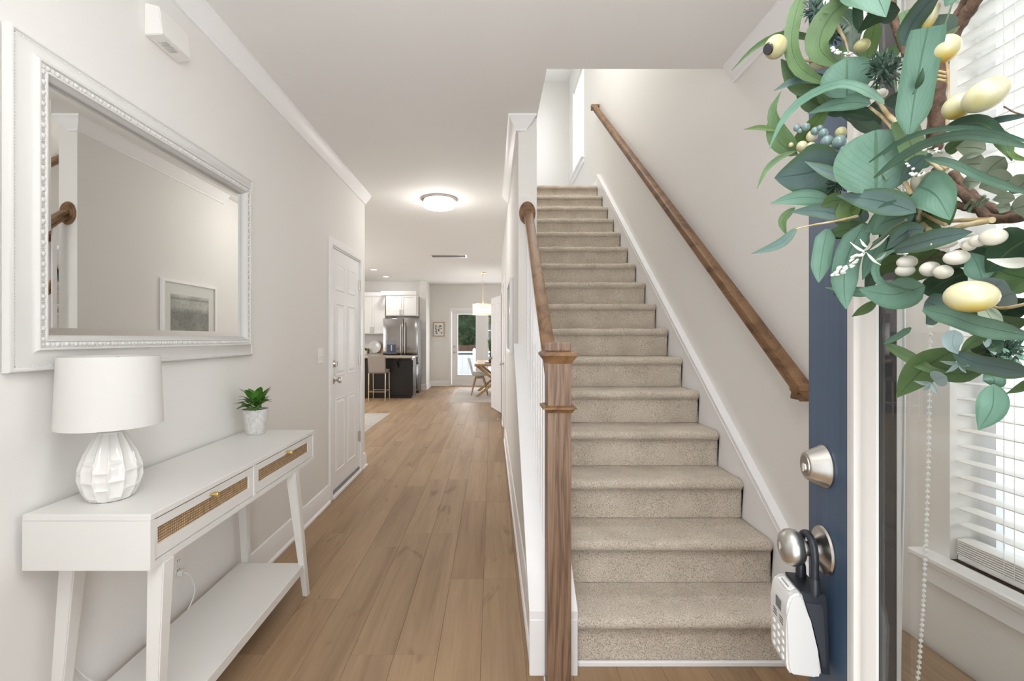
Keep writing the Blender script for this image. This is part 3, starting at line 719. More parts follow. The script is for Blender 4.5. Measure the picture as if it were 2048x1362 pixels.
lc = thing('lamp_cord', 'thin white lamp cord and plug hanging under the console table', 'cord', (XL+.02, 1.96, .35))
bm = bmesh.new(); box(bm, XL+.008, XL+.030, 1.952, 1.978, .335, .358, bev=.004); obj('plug', bm, M['plastic'], lc, smooth=40)
def smooth_pts(P, n=8):
    P = [Vector(p) for p in P]; out = []
    for i in range(len(P)-1):
        p0, p1, p2, p3 = P[max(i-1, 0)], P[i], P[i+1], P[min(i+2, len(P)-1)]
        for k in range(n):
            t = k/n; out.append(.5*((2*p1)+(-p0+p2)*t+(2*p0-5*p1+4*p2-p3)*t*t+(-p0+3*p1-3*p2+p3)*t**3))
    return out+[P[-1]]
bm = bmesh.new(); tube(bm, smooth_pts([(XL+.030, 1.965, .345), (XL+.050, 1.975, .33), (XL+.055, 2.0, .25), (XL+.04, 1.975, .18), (XL+.03, 1.9, .12), (XL+.028, 1.75, .153), (XL+.026, 1.60, .155), (XL+.02, 1.52, .22), (XL+.01, 1.46, .33), (XL+.008, 1.45, .42), (XL+.008, 1.48, .62), (XL+.008, 1.49, .80)]), .0028, 8)
obj('wire', bm, M['plastic'], lc, smooth=60)
# ---- console table
ct = thing('console_table', 'white console table with two cane-front drawers and a lower shelf', 'console table', (-1.11, 1.88, 0))
ca, cb_, cx0, cx1, ch0, ch1 = 1.300, 2.502, -1.300, -.945, .683, .838
bm = bmesh.new(); th = .018
box(bm, cx0, cx1, ca, cb_, ch1-th, ch1, bev=.0015); obj('tabletop', bm, M['white'], ct)
bm = bmesh.new(); box(bm, cx0, cx1, ca, ca+th, ch0, ch1-th); box(bm, cx0, cx1, cb_-th, cb_, ch0, ch1-th); box(bm, cx0, cx1, ca+th, cb_-th, ch0, ch0+th)
box(bm, cx0, cx0+.01, ca+th, cb_-th, ch0+th, ch1-th); ym = ux(510.5, 950, cx1)[0]; box(bm, cx0+.01, cx1, ym-.008, ym+.008, ch0+th, ch1-th); obj('case', bm, M['white'], ct)
ra = [ux(318, 1047, cx1)[0], ux(500, 951, cx1)[0], ux(519, 939, cx1)[0], ux(617.7, 886, cx1)[0]]
for (p, q, r0, r1) in ((ca+th+.003, ym-.011, ra[0], ra[1]), (ym+.011, cb_-th-.003, ra[2], ra[3])):
    z0, z1 = ch0+th+.003, ch1-th-.004; q0, q1 = .741, .790; X = cx1-.004
    bm = bmesh.new()
    box(bm, X-.018, X, p, r0, z0, z1); box(bm, X-.018, X, r1, q, z0, z1); box(bm, X-.018, X, r0, r1, z0, q0); box(bm, X-.018, X, r0, r1, q1, z1)
    dr = obj('drawer', bm, M['white'], ct)
    bm = bmesh.new(); box(bm, X-.012, X-.006, r0, r1, q0, q1); obj('cane_panel', bm, M['rattan'], dr, label='brown woven cane inset')
    ky = (r0+r1)/2; kz = .800
    bm = bmesh.new(); lathe(bm, [(.0045, 0), (.0045, .010), (.008, .011), (.0085, .026), (.0075, .028), (0, .028)], (X, ky, kz), 16, (1, 0, 0)); obj('drawer_knob', bm, M['brass'], dr, smooth=40, label='small brass knob')
def leg(bm, x0, y0, x1, y1, wt, wb, z0, z1):
    T = wt/2; b = wb/2
    hexa(bm, [(x1+sx*b, y1+sy*b, z0) for sx, sy in ((-1, -1), (1, -1), (1, 1), (-1, 1))]+[(x0+sx*T, y0+sy*T, z1) for sx, sy in ((-1, -1), (1, -1), (1, 1), (-1, 1))])
    bmesh.ops.bevel(bm, geom=[e for e in bm.edges], offset=.003, segments=2, affect='EDGES')
for (x0, y0, x1, y1) in ((-.966, 1.372, -.962, 1.330), (-.966, 2.272, -.958, 2.425), (-1.262, 1.42, -1.262, 1.345), (-1.262, 2.375, -1.262, 2.425)):
    bm = bmesh.new(); leg(bm, x0, y0, x1, y1, .048, .028, 0, ch0); obj('leg', bm, M['white'], ct, smooth=40)
bm = bmesh.new(); box(bm, -1.285, -.952, 1.335, 2.39, .166, .184, bev=.002); obj('shelf', bm, M['white'], ct)
bm = bmesh.new(); box(bm, -.962, -.952, 1.36, 2.37, .145, .166); box(bm, -1.25, -.962, 2.37, 2.39, .13, .166); obj('apron', bm, M['white'], ct)
# ---- table lamp
lx, ly = -1.165, 1.437
tl = thing('table_lamp', 'white faceted ceramic table lamp with a white drum shade on the console table', 'lamp', (lx, ly, ch1))
def lampmod(a, h, r):
    if h < .004 or h > .200: return 0
    n = 13; u = (a/(2*PI)*n) % 1; ui = int(a/(2*PI)*n) % n; du = abs(u-.5)*2
    H = .052; v = ((h+.012+(H/2 if ui % 2 else 0))/H)
    if h > .125: v = ((h-.125)/.15+.1) % 1; dv = abs(v-.5)*.9
    else: dv = abs(v % 1-.5)*2
    f = max(0, 1-du**2.4)*max(0, 1-dv**3)
    return r*(.03-.115*f**.75)
prof = []
def pr(h):      # body outline
    pts = [(0, .047), (.004, .056), (.03, .069), (.065, .079), (.10, .078), (.14, .065), (.17, .050), (.195, .037), (.200, .034), (.206, .034)]
    for (a, ra_), (b, rb) in zip(pts, pts[1:]):
        if h <= b: t = (h-a)/(b-a); return ra_+(rb-ra_)*t
    return pts[-1][1]
prof = [(0, 0), (.047, 0)]+[(pr(i*.002), i*.002) for i in range(1, 103)]+[(.012, .206)]
bm = bmesh.new(); lathe(bm, prof, (lx, ly, ch1+.0005), 208, mod=lampmod); obj('lamp_base', bm, M['ceramic'], tl, smooth=180)
bm = bmesh.new(); lathe(bm, [(.010, 0), (.010, .03), (.006, .032), (.006, .05)], (lx, ly, ch1+.206), 16); obj('lamp_neck', bm, M['nickel'], tl, smooth=40)
bm = bmesh.new(); s0, s1 = 1.062, 1.272
lathe(bm, [(.131, s0), (.1335, s0), (.1335, s0+.006), (.1255, s1-.006), (.1255, s1), (.123, s1), (.123, s1-.004), (.131, s0+.004), (.131, s0)], (lx, ly, 0), 72, caps=False); obj('lamp_shade', bm, M['shade'], tl, smooth=60)
bm = bmesh.new()
for a in range(3):
    t = a*2*PI/3; tube(bm, [(lx, ly, s1-.03), (lx+.123*math.cos(t), ly+.123*math.sin(t), s1-.006)], .0018, 6)
tube(bm, [(lx, ly, 1.08), (lx, ly, s1-.02)], .004, 8); obj('harp', bm, M['nickel'], tl, smooth=60)
# ---- potted plant
px_, py_ = -1.205, 2.395
pp = thing('potted_plant', 'small green leafy houseplant in a pale grey pot on the console table', 'potted plant', (px_, py_, ch1))
potm = mat('pale_stone_pot', (.66, .655, .64), .7); t = NT(potm); n = t.noise(t.coord(), 60, 4, .7); t.col(t.ramp(n, [(.35, (.52, .515, .50)), (.6, (.68, .675, .66))])); t.bump(n, .3, .002)
bm = bmesh.new(); lathe(bm, [(0, 0), (.042, 0), (.044, .004), (.046, .012), (.060, .122), (.061, .128), (.056, .128), (.054, .116), (0, .116)], (px_, py_, ch1+.0005), 40); obj('pot', bm, potm, pp, smooth=40)
bm = bmesh.new(); lathe(bm, [(0, 0), (.054, 0), (.054, .003), (0, .006)], (px_, py_, ch1+.114), 24); obj('potting_soil', bm, M['soil'], pp, smooth=40)
def prof_w(kind, t):
    if kind == 'lance': return math.sin(PI*min(1, t**.75))**.9
    if kind == 'strap': return min(1, t*5+.25)*min(1, (1-t)*3.2+.02)**.8
    if kind == 'round': return math.sqrt(max(0, 1-(2*t-1)**2))
    if kind == 'ovate': return math.sin(PI*t**.62)**.8
    if kind == 'obov': return math.sin(PI*t**1.35)**.62 if t > 0 else 0
    if kind == 'blunt': return min(1, t*4+.2)*(1 if t < .95 else .9)
    return 1
def leaf_mesh(bm, pts, width, kind, nrm, fold=.25, seg=12, tilt=0, cup=0):
    pts = smooth_pts(pts, 6) if len(pts) > 2 else [Vector(p) for p in pts]
    L = [0]
    for a, b in zip(pts, pts[1:]): L.append(L[-1]+(b-a).length)
    def at(t):
        d = t*L[-1]
        for i in range(len(pts)-1):
            if d <= L[i+1] or i == len(pts)-2:
                f = (d-L[i])/max(1e-9, L[i+1]-L[i]); return pts[i].lerp(pts[i+1], f), (pts[i+1]-pts[i]).normalized()
    uv = bm.loops.layers.uv.verify(); grid = []; cs = (-1, -.5, 0, .5, 1)
    for i in range(seg+1):
        t = i/seg; p, T = at(t); N = Vector(nrm); N = (N-T*N.dot(T))
        N = N.normalized() if N.length > 1e-6 else T.orthogonal()
        if tilt: N = (Matrix.Rotation(tilt, 3, T) @ N)
        Sd = T.cross(N).normalized(); w = max(.0004, width/2*prof_w(kind, min(max(t, .001), .999)))
        row = []
        for c in cs:
            lift = fold*w*abs(c)+cup*math.sin(PI*t)*width
            row.append((bm.verts.new(p+Sd*w*c+N*lift), (t, (c+1)/2)))
        grid.append(row)
    for a, b in zip(grid, grid[1:]):
        for j in range(4):
            f = bm.faces.new((a[j][0], a[j+1][0], b[j+1][0], b[j][0]))
            for l, q in zip(f.loops, (a[j], a[j+1], b[j+1], b[j])): l[uv].uv = q[1]
rnd = random.Random(3)
for i in range(60):
    a = rnd.uniform(0, 2*PI); lev = rnd.random(); r0 = rnd.uniform(.0, .03)
    b0 = Vector((px_+math.cos(a)*r0, py_+math.sin(a)*r0, ch1+.122+lev*.055)); ln = rnd.uniform(.048, .080); el = .08+lev*.95
    d = Vector((math.cos(a)*math.cos(el), math.sin(a)*math.cos(el), math.sin(el))); b1 = b0+Vector((math.cos(a)*.012, math.sin(a)*.012, .012))
    tip = b1+d*ln+Vector((0, 0, -.010)); mid = (b1+tip)/2+Vector((0, 0, .010))
    bm = bmesh.new(); leaf_mesh(bm, [b1, mid, tip], ln*.52, 'ovate', (0, 0, 1) if el < .8 else (-d.x, -d.y, .4), .2, 8); obj('leaf', bm, M['soil'] if 0 else LM['h'], pp, smooth=180, fix=False)
for i in range(14):
    a = rnd.uniform(0, 2*PI); bm = bmesh.new(); tube(bm, [(px_, py_, ch1+.112), (px_+math.cos(a)*.02, py_+math.sin(a)*.02, ch1+.14), (px_+math.cos(a)*.033, py_+math.sin(a)*.033, ch1+.165)], .0016, 6); obj('stem', bm, LM['h'], pp, smooth=60)
# ---- bench seen through the door glass
bn = thing('wooden_bench', 'low brown wooden bench with rounded corners below the window, seen through the door glass', 'bench', (1.15, .95, 0))
bm = bmesh.new(); poly = []
x0, x1, y0, y1, r = 1.05, 1.292, .45, 1.505, .05
for cxx, cyy, a0 in ((x1-r, y1-r, 0), (x0+r, y1-r, PI/2), (x0+r, y0+r, PI), (x1-r, y0+r, PI*1.5)):
    for i in range(7): a = a0+i*PI/12; poly.append((cxx+r*math.cos(a), cyy+r*math.sin(a)))
prism(bm, poly, 'z', .385, .412); obj('seat', bm, M['bench'], bn, smooth=30)
for x in (x0+.03, x1-.07):
    for y in (y0+.04, y1-.08): bm = bmesh.new(); box(bm, x, x+.04, y, y+.04, 0, .385, bev=.003); obj('leg', bm, M['bench'], bn)
bm = bmesh.new(); box(bm, x0+.04, x1-.04, y0+.08, y1-.08, .33, .385); obj('apron', bm, M['bench'], bn)
# ---- framed print in the hall (seen edge-on and in the mirror)
pa, pb, p0, p1 = 3.93, 4.70, 1.20, 1.835
pf = thing('framed_print', 'white framed grey aerial town print on the hall wall, mirrored in the big mirror', 'picture', (KX0, (pa+pb)/2, p0))
bm = bmesh.new()
for q in ((pa, pb, p0, p0+.025), (pa, pb, p1-.025, p1), (pa, pa+.025, p0+.025, p1-.025), (pb-.025, pb, p0+.025, p1-.025)): box(bm, KX0-.028, KX0-.002, *q)
obj('frame', bm, M['trim'], pf)
bm = bmesh.new(); box(bm, KX0-.014, KX0-.004, pa+.025, pb-.025, p0+.025, p1-.025); obj('mat_board', bm, M['plastic'], pf)
am = mat('aerial_print', (.4, .4, .38), .6); t = NT(am); v = t.coord(); vo = t.new('TexVoronoi'); vo.inputs['Scale'].default_value = 42; t.link(v, vo.inputs['Vector'])
n = t.noise(v, 5, 4, .6); sp = t.new('SeparateXYZ'); t.link(v, sp.inputs[0])
zr = t.new('MapRange'); zr.inputs[1].default_value = 1.30; zr.inputs[2].default_value = 1.72; t.link(sp.outputs[2], zr.inputs[0])
hz = t.ramp(zr.outputs[0], [(0, (.34, .34, .32)), (.60, (.30, .30, .29)), (.72, (.58, .58, .56)), (.86, (.56, .56, .54)), (.89, (.34, .34, .33)), (.95, (.66, .66, .64))])
c2 = t.ramp(vo.outputs['Distance'], [(.2, (.65, .65, .63)), (.5, (1, 1, 1))]); c3 = t.ramp(n, [(.4, (.8, .8, .78)), (.6, (1.1, 1.1, 1.08))]); t.col(t.mix(t.mix(hz, c2, .7, 'MULTIPLY'), c3, 1., 'MULTIPLY'))
bm = bmesh.new(); box(bm, KX0-.0155, KX0-.014, pa+.115, pb-.115, p0+.085, p1-.125); obj('print', bm, am, pf)
bm = bmesh.new(); box(bm, KX0-.019, KX0-.0175, pa+.025, pb-.025, p0+.025, p1-.025); obj('picture_glass', bm, M['glass'], pf)
# ================================================================== KITCHEN AND DINING
fx0, fx1, fy = uz(766, 0, 11.25)[0], -1.765, 11.25; ft = 1.795
fr = thing('refrigerator', 'stainless steel french-door refrigerator with a water dispenser in the kitchen', 'refrigerator', (-2.2, 11.6, 0))
fm = (fx0+uz(807, 0, 11.25)[0])*0+uz(806.5, 0, 11.25)[0]
B('cabinet', M['black'], fr, fx0+.005, fx1, fy+.06, 11.70, .01, ft-.01)
bm = bmesh.new(); box(bm, fx0, fm-.004, fy, fy+.06, .72, ft, bev=.012, seg=3); fd = obj('left_door', bm, M['steel'], fr, smooth=40)
bm = bmesh.new(); box(bm, fm+.004, fx1-.004, fy, fy+.06, .72, ft, bev=.012, seg=3); fd2 = obj('right_door', bm, M['steel'], fr, smooth=40)
bm = bmesh.new(); box(bm, fx0, fx1-.004, fy, fy+.06, .06, .71, bev=.012, seg=3); fz = obj('freezer_drawer', bm, M['steel'], fr, smooth=40)
for xx, par in ((fm-.045, fd), (fm+.045, fd2)):
    bm = bmesh.new(); tube(bm, smooth_pts([(xx, fy, .85), (xx, fy-.05, .88), (xx, fy-.06, 1.25), (xx, fy-.05, 1.66), (xx, fy, 1.69)]), .012, 10); obj('handle', bm, M['steel'], par, smooth=60)
bm = bmesh.new(); tube(bm, [(fx0+.08, fy, .62), (fx0+.1, fy-.05, .62), (fx1-.1, fy-.05, .62), (fx1-.08, fy, .62)], .011, 10); obj('handle', bm, M['steel'], fz, smooth=60)
da, db = uz(773, 0, fy)[0], uz(793, 0, fy)[0]
bm = bmesh.new(); box(bm, da, db, fy-.004, fy+.01, .95, 1.28, bev=.003); dp = obj('dispenser', bm, mat('dispenser_panel', (.20, .20, .21), .3), fd)
bm = bmesh.new(); box(bm, da+.015, db-.015, fy-.006, fy-.003, .97, 1.17); obj('recess', bm, mat('dispenser_blue', (.06, .07, .12), .25), dp)
bm = bmesh.new(); box(bm, (da+db)/2-.015, (da+db)/2+.015, fy-.012, fy-.005, 1.02, 1.15, bev=.003); obj('paddle', bm, M['nickel'], dp)
def shaker(nm, label, x0, x1, y, z0, z1, depth, ndoor, hz, splits=None, group=None):
    r = thing(nm, label, 'cabinet', ((x0+x1)/2, y+depth/2, z0), group)
    B('case', M['white'], r, x0, x1, y+.02, y+depth, z0, z1)
    e = splits or [x0+(x1-x0)*i/ndoor for i in range(ndoor+1)]
    for i in range(ndoor):
        a, b = e[i]+.003, e[i+1]-.003; bm = bmesh.new(); f = .055
        box(bm, a, a+f, y, y+.02, z0+.003, z1-.003); box(bm, b-f, b, y, y+.02, z0+.003, z1-.003); box(bm, a+f, b-f, y, y+.02, z0+.003, z0+f); box(bm, a+f, b-f, y, y+.02, z1-f, z1-.003)
        box(bm, a+f, b-f, y+.010, y+.018, z0+f, z1-f)
        d = obj('cabinet_door', bm, M['white'], r); hx = b-.03 if i % 2 == 0 else a+.03
        bm = bmesh.new(); tube(bm, [(hx, y, hz), (hx, y-.03, hz), (hx, y-.03, hz+.13), (hx, y, hz+.13)], .006, 8); obj('handle', bm, M['nickel'], d, smooth=40)
    return r
ct_h = uz(0, 590, 11.6)[1]
shaker('upper_cabinet', 'white upper cabinet with two doors above the refrigerator', uz(772, 0, 11.6)[0], -1.87, 11.6, uz(0, 633, 11.6)[1]+.02, ct_h, .6, 2, uz(0, 655, 11.6)[1]+.30)
sA = [uz(p, 0, 11.88)[0] for p in (722, 744, 770)]
shaker('upper_cabinet', 'white upper cabinet with two doors left of the refrigerator, over the counter', sA[0], sA[2], 11.88, 1.435, 2.42, .35, 2, 1.47, sA)
shaker('upper_cabinet', 'white upper cabinet partly hidden behind the hall wall corner', sA[0]-.8, sA[0]-.006, 11.88, 1.435, 2.42, .35, 2, 1.47)
bm = bmesh.new(); sweep(bm, [(-4.2, 11.86), (sA[2]+.002, 11.86), (sA[2]+.002, 11.58), (-1.866, 11.58)], [(0, 0), (.03, .07), (.035, .09), (0, .09)], -1, ct_h-.002); struct('trim_9', bm, M['trim'])
shaker('base_cabinet', 'white base cabinet below the back kitchen counter beside the refrigerator', -4.2, fx0-.03, 11.64, .1, .89, .58, 4, .72)
o = B('kitchen_countertop', M['granite'], None, -4.2, fx0-.02, 11.60, 12.24, .891, .93, bev=.004); tag(o, 'brown granite countertop along the back kitchen wall', 'countertop')
px0, pxz = uz(748, 692, 12.05)
sp_ = thing('round_plate', 'round white plate standing upright on the back kitchen counter', 'plate', (px0, 12.1, .93))
bm = bmesh.new(); lathe(bm, [(0, 0), (.10, 0), (.155, .016), (.16, .02), (.155, .022), (.10, .006), (0, .005)], (px0, 12.13, .93+.165), 40, (0, -1, .18)); obj('dish', bm, M['ceramic'], sp_, smooth=40)
bm = bmesh.new()
for s in (-.07, .07): tube(bm, [(px0+s, 12.02, .94), (px0+s, 12.18, .937), (px0+s*.6, 12.19, 1.08)], .004, 6)
obj('plate_stand', bm, M['brass'], sp_)
jr = thing('storage_jar', 'small dark jar at the left of the upright white plate', 'jar', (uz(735, 0, 12.0)[0], 12.0, .93))
bm = bmesh.new(); lathe(bm, [(0, 0), (.045, 0), (.05, .01), (.05, .09), (.04, .105), (.035, .12), (0, .122)], (uz(735, 0, 12.0)[0], 12.0, .9305), 24); obj('jar_body', bm, mat('dark_jar', (.10, .085, .07), .3), jr, smooth=40)
bm = bmesh.new(); lathe(bm, [(0, 0), (.042, 0), (.042, .018), (0, .02)], (uz(735, 0, 12.0)[0], 12.0, 1.052), 24); obj('lid', bm, M['gold'], jr, smooth=40)
cbd = thing('cutting_board', 'thin wooden cutting board leaning right of the upright white plate', 'cutting board', (uz(760.5, 0, 12.15)[0], 12.15, .93))
bm = bmesh.new(); x = uz(762, 0, 12.15)[0]; hexa(bm, [(x-.012, 12.14, .9305), (x+.14, 12.14, .9305), (x+.14, 12.16, .9305), (x-.012, 12.16, .9305), (x-.012, 12.21, 1.16), (x+.14, 12.21, 1.16), (x+.14, 12.23, 1.16), (x-.012, 12.23, 1.16)]); obj('board', bm, M['tablewood'], cbd)
for i, (pxv, lb) in enumerate(((731.5, 'small potted herb at the left end of the visible back counter'),)):
    x = uz(pxv, 0, 11.8)[0]; r = thing('potted_herb', lb, 'potted plant', (x, 11.8, .93))
    bm = bmesh.new(); lathe(bm, [(0, 0), (.035, 0), (.045, .08), (0, .075)], (x, 11.8, .9305), 20); obj('pot', bm, M['ceramic'], r, smooth=40)
    rr = random.Random(5)
    for k in range(12):
        a = rr.uniform(0, 6.28); bm = bmesh.new(); leaf_mesh(bm, [(x, 11.8, 1.0), (x+.04*math.cos(a), 11.8+.04*math.sin(a), 1.06), (x+.06*math.cos(a), 11.8+.06*math.sin(a), 1.05+.04*rr.random())], .035, 'ovate', (0, 0, 1), .1, 5); obj('leaf', bm, LM['h'], r, smooth=180, fix=False)
# island
iy0, iy1 = 10.37, 10.97; ix1 = uz(822.5, 0, iy0)[0]; ix0 = -4.2
isl = thing('kitchen_island', 'black kitchen island with panelled end between stool and refrigerator', 'kitchen island', (-2.6, 10.6, 0))
B('body', M['espresso'], isl, ix0, ix1, iy0, iy1, 0, .888)
bm = bmesh.new()
for k in range(4): box(bm, ix0+.05+k*.62, ix0+.60+k*.62, iy0-.012, iy0, .06, .84, bev=.004)
obj('back_panel', bm, M['espresso'], isl)
bm = bmesh.new(); box(bm, ix1, ix1+.012, iy0, iy1, .0, .888); ep = obj('end_panel', bm, mat('espresso_satin', (.03, .026, .024), .22, spec=.8), isl)
bm = bmesh.new(); box(bm, ix1+.012, ix1+.016, iy0+.10, iy0+.17, .55, .67); obj('outlet', bm, M['plastic'], isl, label='small white outlet on the end panel')
bm = bmesh.new()
prism(bm, [(ix1-.30, .888), (ix1-.30, .80), (ix1-.27, .74), (ix1-.25, .74), (ix1-.25, .888)], 'y', iy0-.16, iy0-.13) if 0 else tube(bm, smooth_pts([(ix1-.28, iy0-.012, .66), (ix1-.28, iy0-.05, .74), (ix1-.28, iy0-.16, .80), (ix1-.28, iy0-.18, .885)]), .018, 8)
obj('corbel', bm, M['espresso'], isl, smooth=60)
o = B('island_countertop', M['granite'], None, ix0-.04, ix1+.06, iy0-.22, iy1+.03, .889, .927, bev=.005); tag(o, 'pale brown granite slab on top of the black kitchen island', 'countertop')
# stool
sx0, sx1, sy = uz(736, 0, 9.9)[0], uz(771.5, 0, 9.9)[0], 9.9
stl = thing('counter_stool', 'taupe upholstered counter stool with thin gold legs at the black island', 'stool', ((sx0+sx1)/2, 10.1, 0))
bm = bmesh.new(); box(bm, sx0, sx1, sy+.02, sy+.41, .575, .655, bev=.02, seg=3); obj('seat', bm, M['fabric_taupe'], stl, smooth=50)
bm = bmesh.new(); hexa(bm, [(sx0+.005, sy+.0, .60), (sx1-.005, sy+.0, .60), (sx1-.005, sy+.06, .60), (sx0+.005, sy+.06, .60), (sx0+.0, sy-.05, .955), (sx1, sy-.05, .955), (sx1, sy-.005, .955), (sx0, sy-.005, .955)]); bmesh.ops.bevel(bm, geom=list(bm.edges), offset=.012, segments=3, affect='EDGES'); obj('backrest', bm, M['fabric_taupe'], stl, smooth=50)
for x in (sx0+.012, sx1-.012):
    for y in (sy+.03, sy+.39):
        bm = bmesh.new(); tube(bm, [(x, y, .58), (x, y+(-.03 if y < sy+.1 else .02), 0)], .011, 10); obj('leg', bm, M['gold'], stl, smooth=60)
for a, b in (((sx0+.012, sy+.012), (sx1-.012, sy+.012)), ((sx0+.012, sy+.405), (sx1-.012, sy+.405)), ((sx0+.012, sy+.012), (sx0+.012, sy+.405)), ((sx1-.012, sy+.012), (sx1-.012, sy+.405))):
    bm = bmesh.new(); tube(bm, [(*a, .19), (*b, .19)], .008, 8); obj('footrail', bm, M['gold'], stl, smooth=60)
# rugs
def rug(nm, label, x0, x1, y0, y1, m, seed):
    r = random.Random(seed); bm = bmesh.new(); n = 30; vs = []
    for i in range(n+1):
        row = []
        for j in range(n+1):
            e = 1 if 0 < i < n and 0 < j < n else 0; row.append(bm.verts.new((x0+(x1-x0)*i/n, y0+(y1-y0)*j/n, .002+e*(.006+r.random()*.002))))
        vs.append(row)
    for i in range(n):
        for j in range(n): bm.faces.new((vs[i][j], vs[i+1][j], vs[i+1][j+1], vs[i][j+1]))
    o = obj(nm, bm, m, None, smooth=180); tag(o, label, 'rug')
rug('living_rug', 'pale grey rug at the edge of the living area behind the white door', -4.4, -1.79, 5.6, 8.27, M['rug2'], 1)
rug('dining_rug', 'pale beige rug under the dining table and chair', -.87, 1.15, 9.66, 12.55, M['rug'], 2)
# picture on the back wall, switch
r = thing('framed_picture', 'small oak framed picture of coloured squares beside the patio door', 'picture', (uz(877, 0, Yfar)[0], Yfar, 1.3))
(x0, h1), (x1, h0) = uz(865.8, 644.2, Yfar-.02), uz(888.6, 672.6, Yfar-.02); y = Yfar
bm = bmesh.new()
for q in ((x0, x1, h0, h0+.016), (x0, x1, h1-.016, h1), (x0, x0+.016, h0+.016, h1-.016), (x1-.016, x1, h0+.016, h1-.016)): box(bm, q[0], q[1], y-.025, y-.002, q[2], q[3])
obj('frame', bm, M['tablewood'], r)
bm = bmesh.new(); box(bm, x0+.016, x1-.016, y-.012, y-.004, h0+.016, h1-.016); obj('mat_board', bm, M['plastic'], r)
cols = [(.1, .3, .12), (.5, .6, .3), (.03, .05, .08), (.05, .2, .5), (.4, .3, .1), (.6, .6, .6), (.1, .25, .45), (.5, .12, .05), (.02, .02, .02), (.05, .3, .45), (.1, .35, .3), (.05, .1, .3)]
for k, (u, v) in enumerate(((.24, .72), (.38, .72), (.64, .72), (.24, .58), (.72, .55), (.5, .60), (.28, .46), (.28, .34), (.52, .40), (.32, .22), (.76, .25), (.52, .48))):
    bm = bmesh.new(); cx_, cz_ = x0+(x1-x0)*u, h0+(h1-h0)*v; w = .022 if k != 2 else .034; box(bm, cx_-w, cx_+w, y-.014, y-.012, cz_-.018, cz_+.018)
    obj('colour_patch', bm, mat('print_colour', cols[k], .6), r)
bm = bmesh.new(); box(bm, (x0+x1)/2+.004, (x0+x1)/2+.034, y-.0145, y-.012, h0+.15, h0+.25); obj('colour_patch', bm, mat('print_yellow', (.7, .45, .08), .6), r)
(x0, h1), (x1, h0) = uz(867.5, 684.5, Yfar), uz(882.8, 691, Yfar)
r = thing('switch_plate', 'wide white switch plate on the back wall below the small framed picture', 'light switch', ((x0+x1)/2, Yfar, h0))
B('plate', M['plastic'], r, x0, x1, Yfar-.007, Yfar-.001, h0-.01, h1+.01)
for k in range(4): B('rocker', M['plastic'], r, x0+.014+k*.048, x0+.046+k*.048, Yfar-.011, Yfar-.006, h0+.012, h1-.012)
# patio doors
def glazed_door(name, x0, x1, kn):
    r = thing(name, None, None, (x0, Yfar, 0)); r['kind'] = 'structure'; y0, y1 = Yfar+.03, Yfar+.075
    s = .165; g0, g1 = .31, 1.985; bm = bmesh.new()
    box(bm, x0, x0+s, y0, y1, .04, 2.06); box(bm, x1-s, x1, y0, y1, .04, 2.06); box(bm, x0+s, x1-s, y0, y1, .04, g0); box(bm, x0+s, x1-s, y0, y1, g1, 2.06); obj('door_frame', bm, M['doorwhite'], r)
    bm = bmesh.new(); a, b = x0+s, x1-s
    for q in ((a-.025, a, g0-.025, g1+.025), (b, b+.025, g0-.025, g1+.025), (a, b, g0-.025, g0), (a, b, g1, g1+.025)): box(bm, q[0], q[1], y0-.010, y0, q[2], q[3], bev=.003)
    obj('glazing_bead', bm, M['doorwhite'], r)
    bm = bmesh.new(); box(bm, a, b, y0+.02, y0+.026, g0, g1); obj('door_pane', bm, M['glass'], r)
    if kn:
        for z, rr in ((.94, .028), (1.09, .026)):
            bm = bmesh.new(); lathe(bm, [(0, 0), (rr+.004, 0), (rr, .01), (.011, .014), (.011, .03), (rr-.006, .04), (rr-.004, .055), (0, .062)], (x0+.07, y0, z), 20, (0, -1, 0)); obj('door_knob', bm, M['nickel'], r, smooth=40)
    return r
glazed_door('door_4', PD0, PDm-.008, True); glazed_door('door_5', PDm+.008, PD1, False)
bm = bmesh.new()
for q in ((PD0-.07, PD0-.005, 0, 2.15), (PD1+.005, PD1+.07, 0, 2.15), (PD0-.005, PD1+.005, 2.085, 2.15)): box(bm, q[0], q[1], Yfar-.018, Yfar, q[2], q[3], bev=.003)
box(bm, PDm-.008, PDm+.008, Yfar, Yfar+.07, .04, 2.06); box(bm, PD0-.01, PD1+.01, Yfar, Yfar+.1, 0, .04); box(bm, PD0-.01, PD1+.01, Yfar+.0, Yfar+.1, 2.06, 2.09)
struct('trim_10', bm, M['trim'])
# ---- pendant chandelier
chx, chy = -.205, 10.6
pc = thing('crystal_pendant', 'drum-shaped crystal pendant lamp with gold rims hanging over the dining table', 'chandelier', (chx, chy, 1.85))
bm = bmesh.new(); lathe(bm, [(0, 0), (.065, 0), (.062, -.018), (.02, -.026), (0, -.027)], (chx, chy, CEIL-.0005), 28); obj('canopy', bm, M['gold'], pc, smooth=40)
t0 = 2.10; bm = bmesh.new(); z = CEIL-.02; k = 0
while z > t0+.03:
    n = 8; pts = []
    for i in range(n+1):
        a = i*2*PI/n; u, v = math.cos(a)*.011, math.sin(a)*.020
        pts.append((chx+(u if k % 2 else 0), chy+(0 if k % 2 else u), z+v))
    tube(bm, pts, .0035, 5, caps=False); z -= .031; k += 1
obj('chain', bm, M['gold'], pc, smooth=60)
bm = bmesh.new(); lathe(bm, [(.008, 0), (.022, -.02), (.012, -.05), (.02, -.075), (0, -.08)], (chx, chy, t0+.06), 16, caps=False); obj('finial', bm, M['gold'], pc, smooth=40)
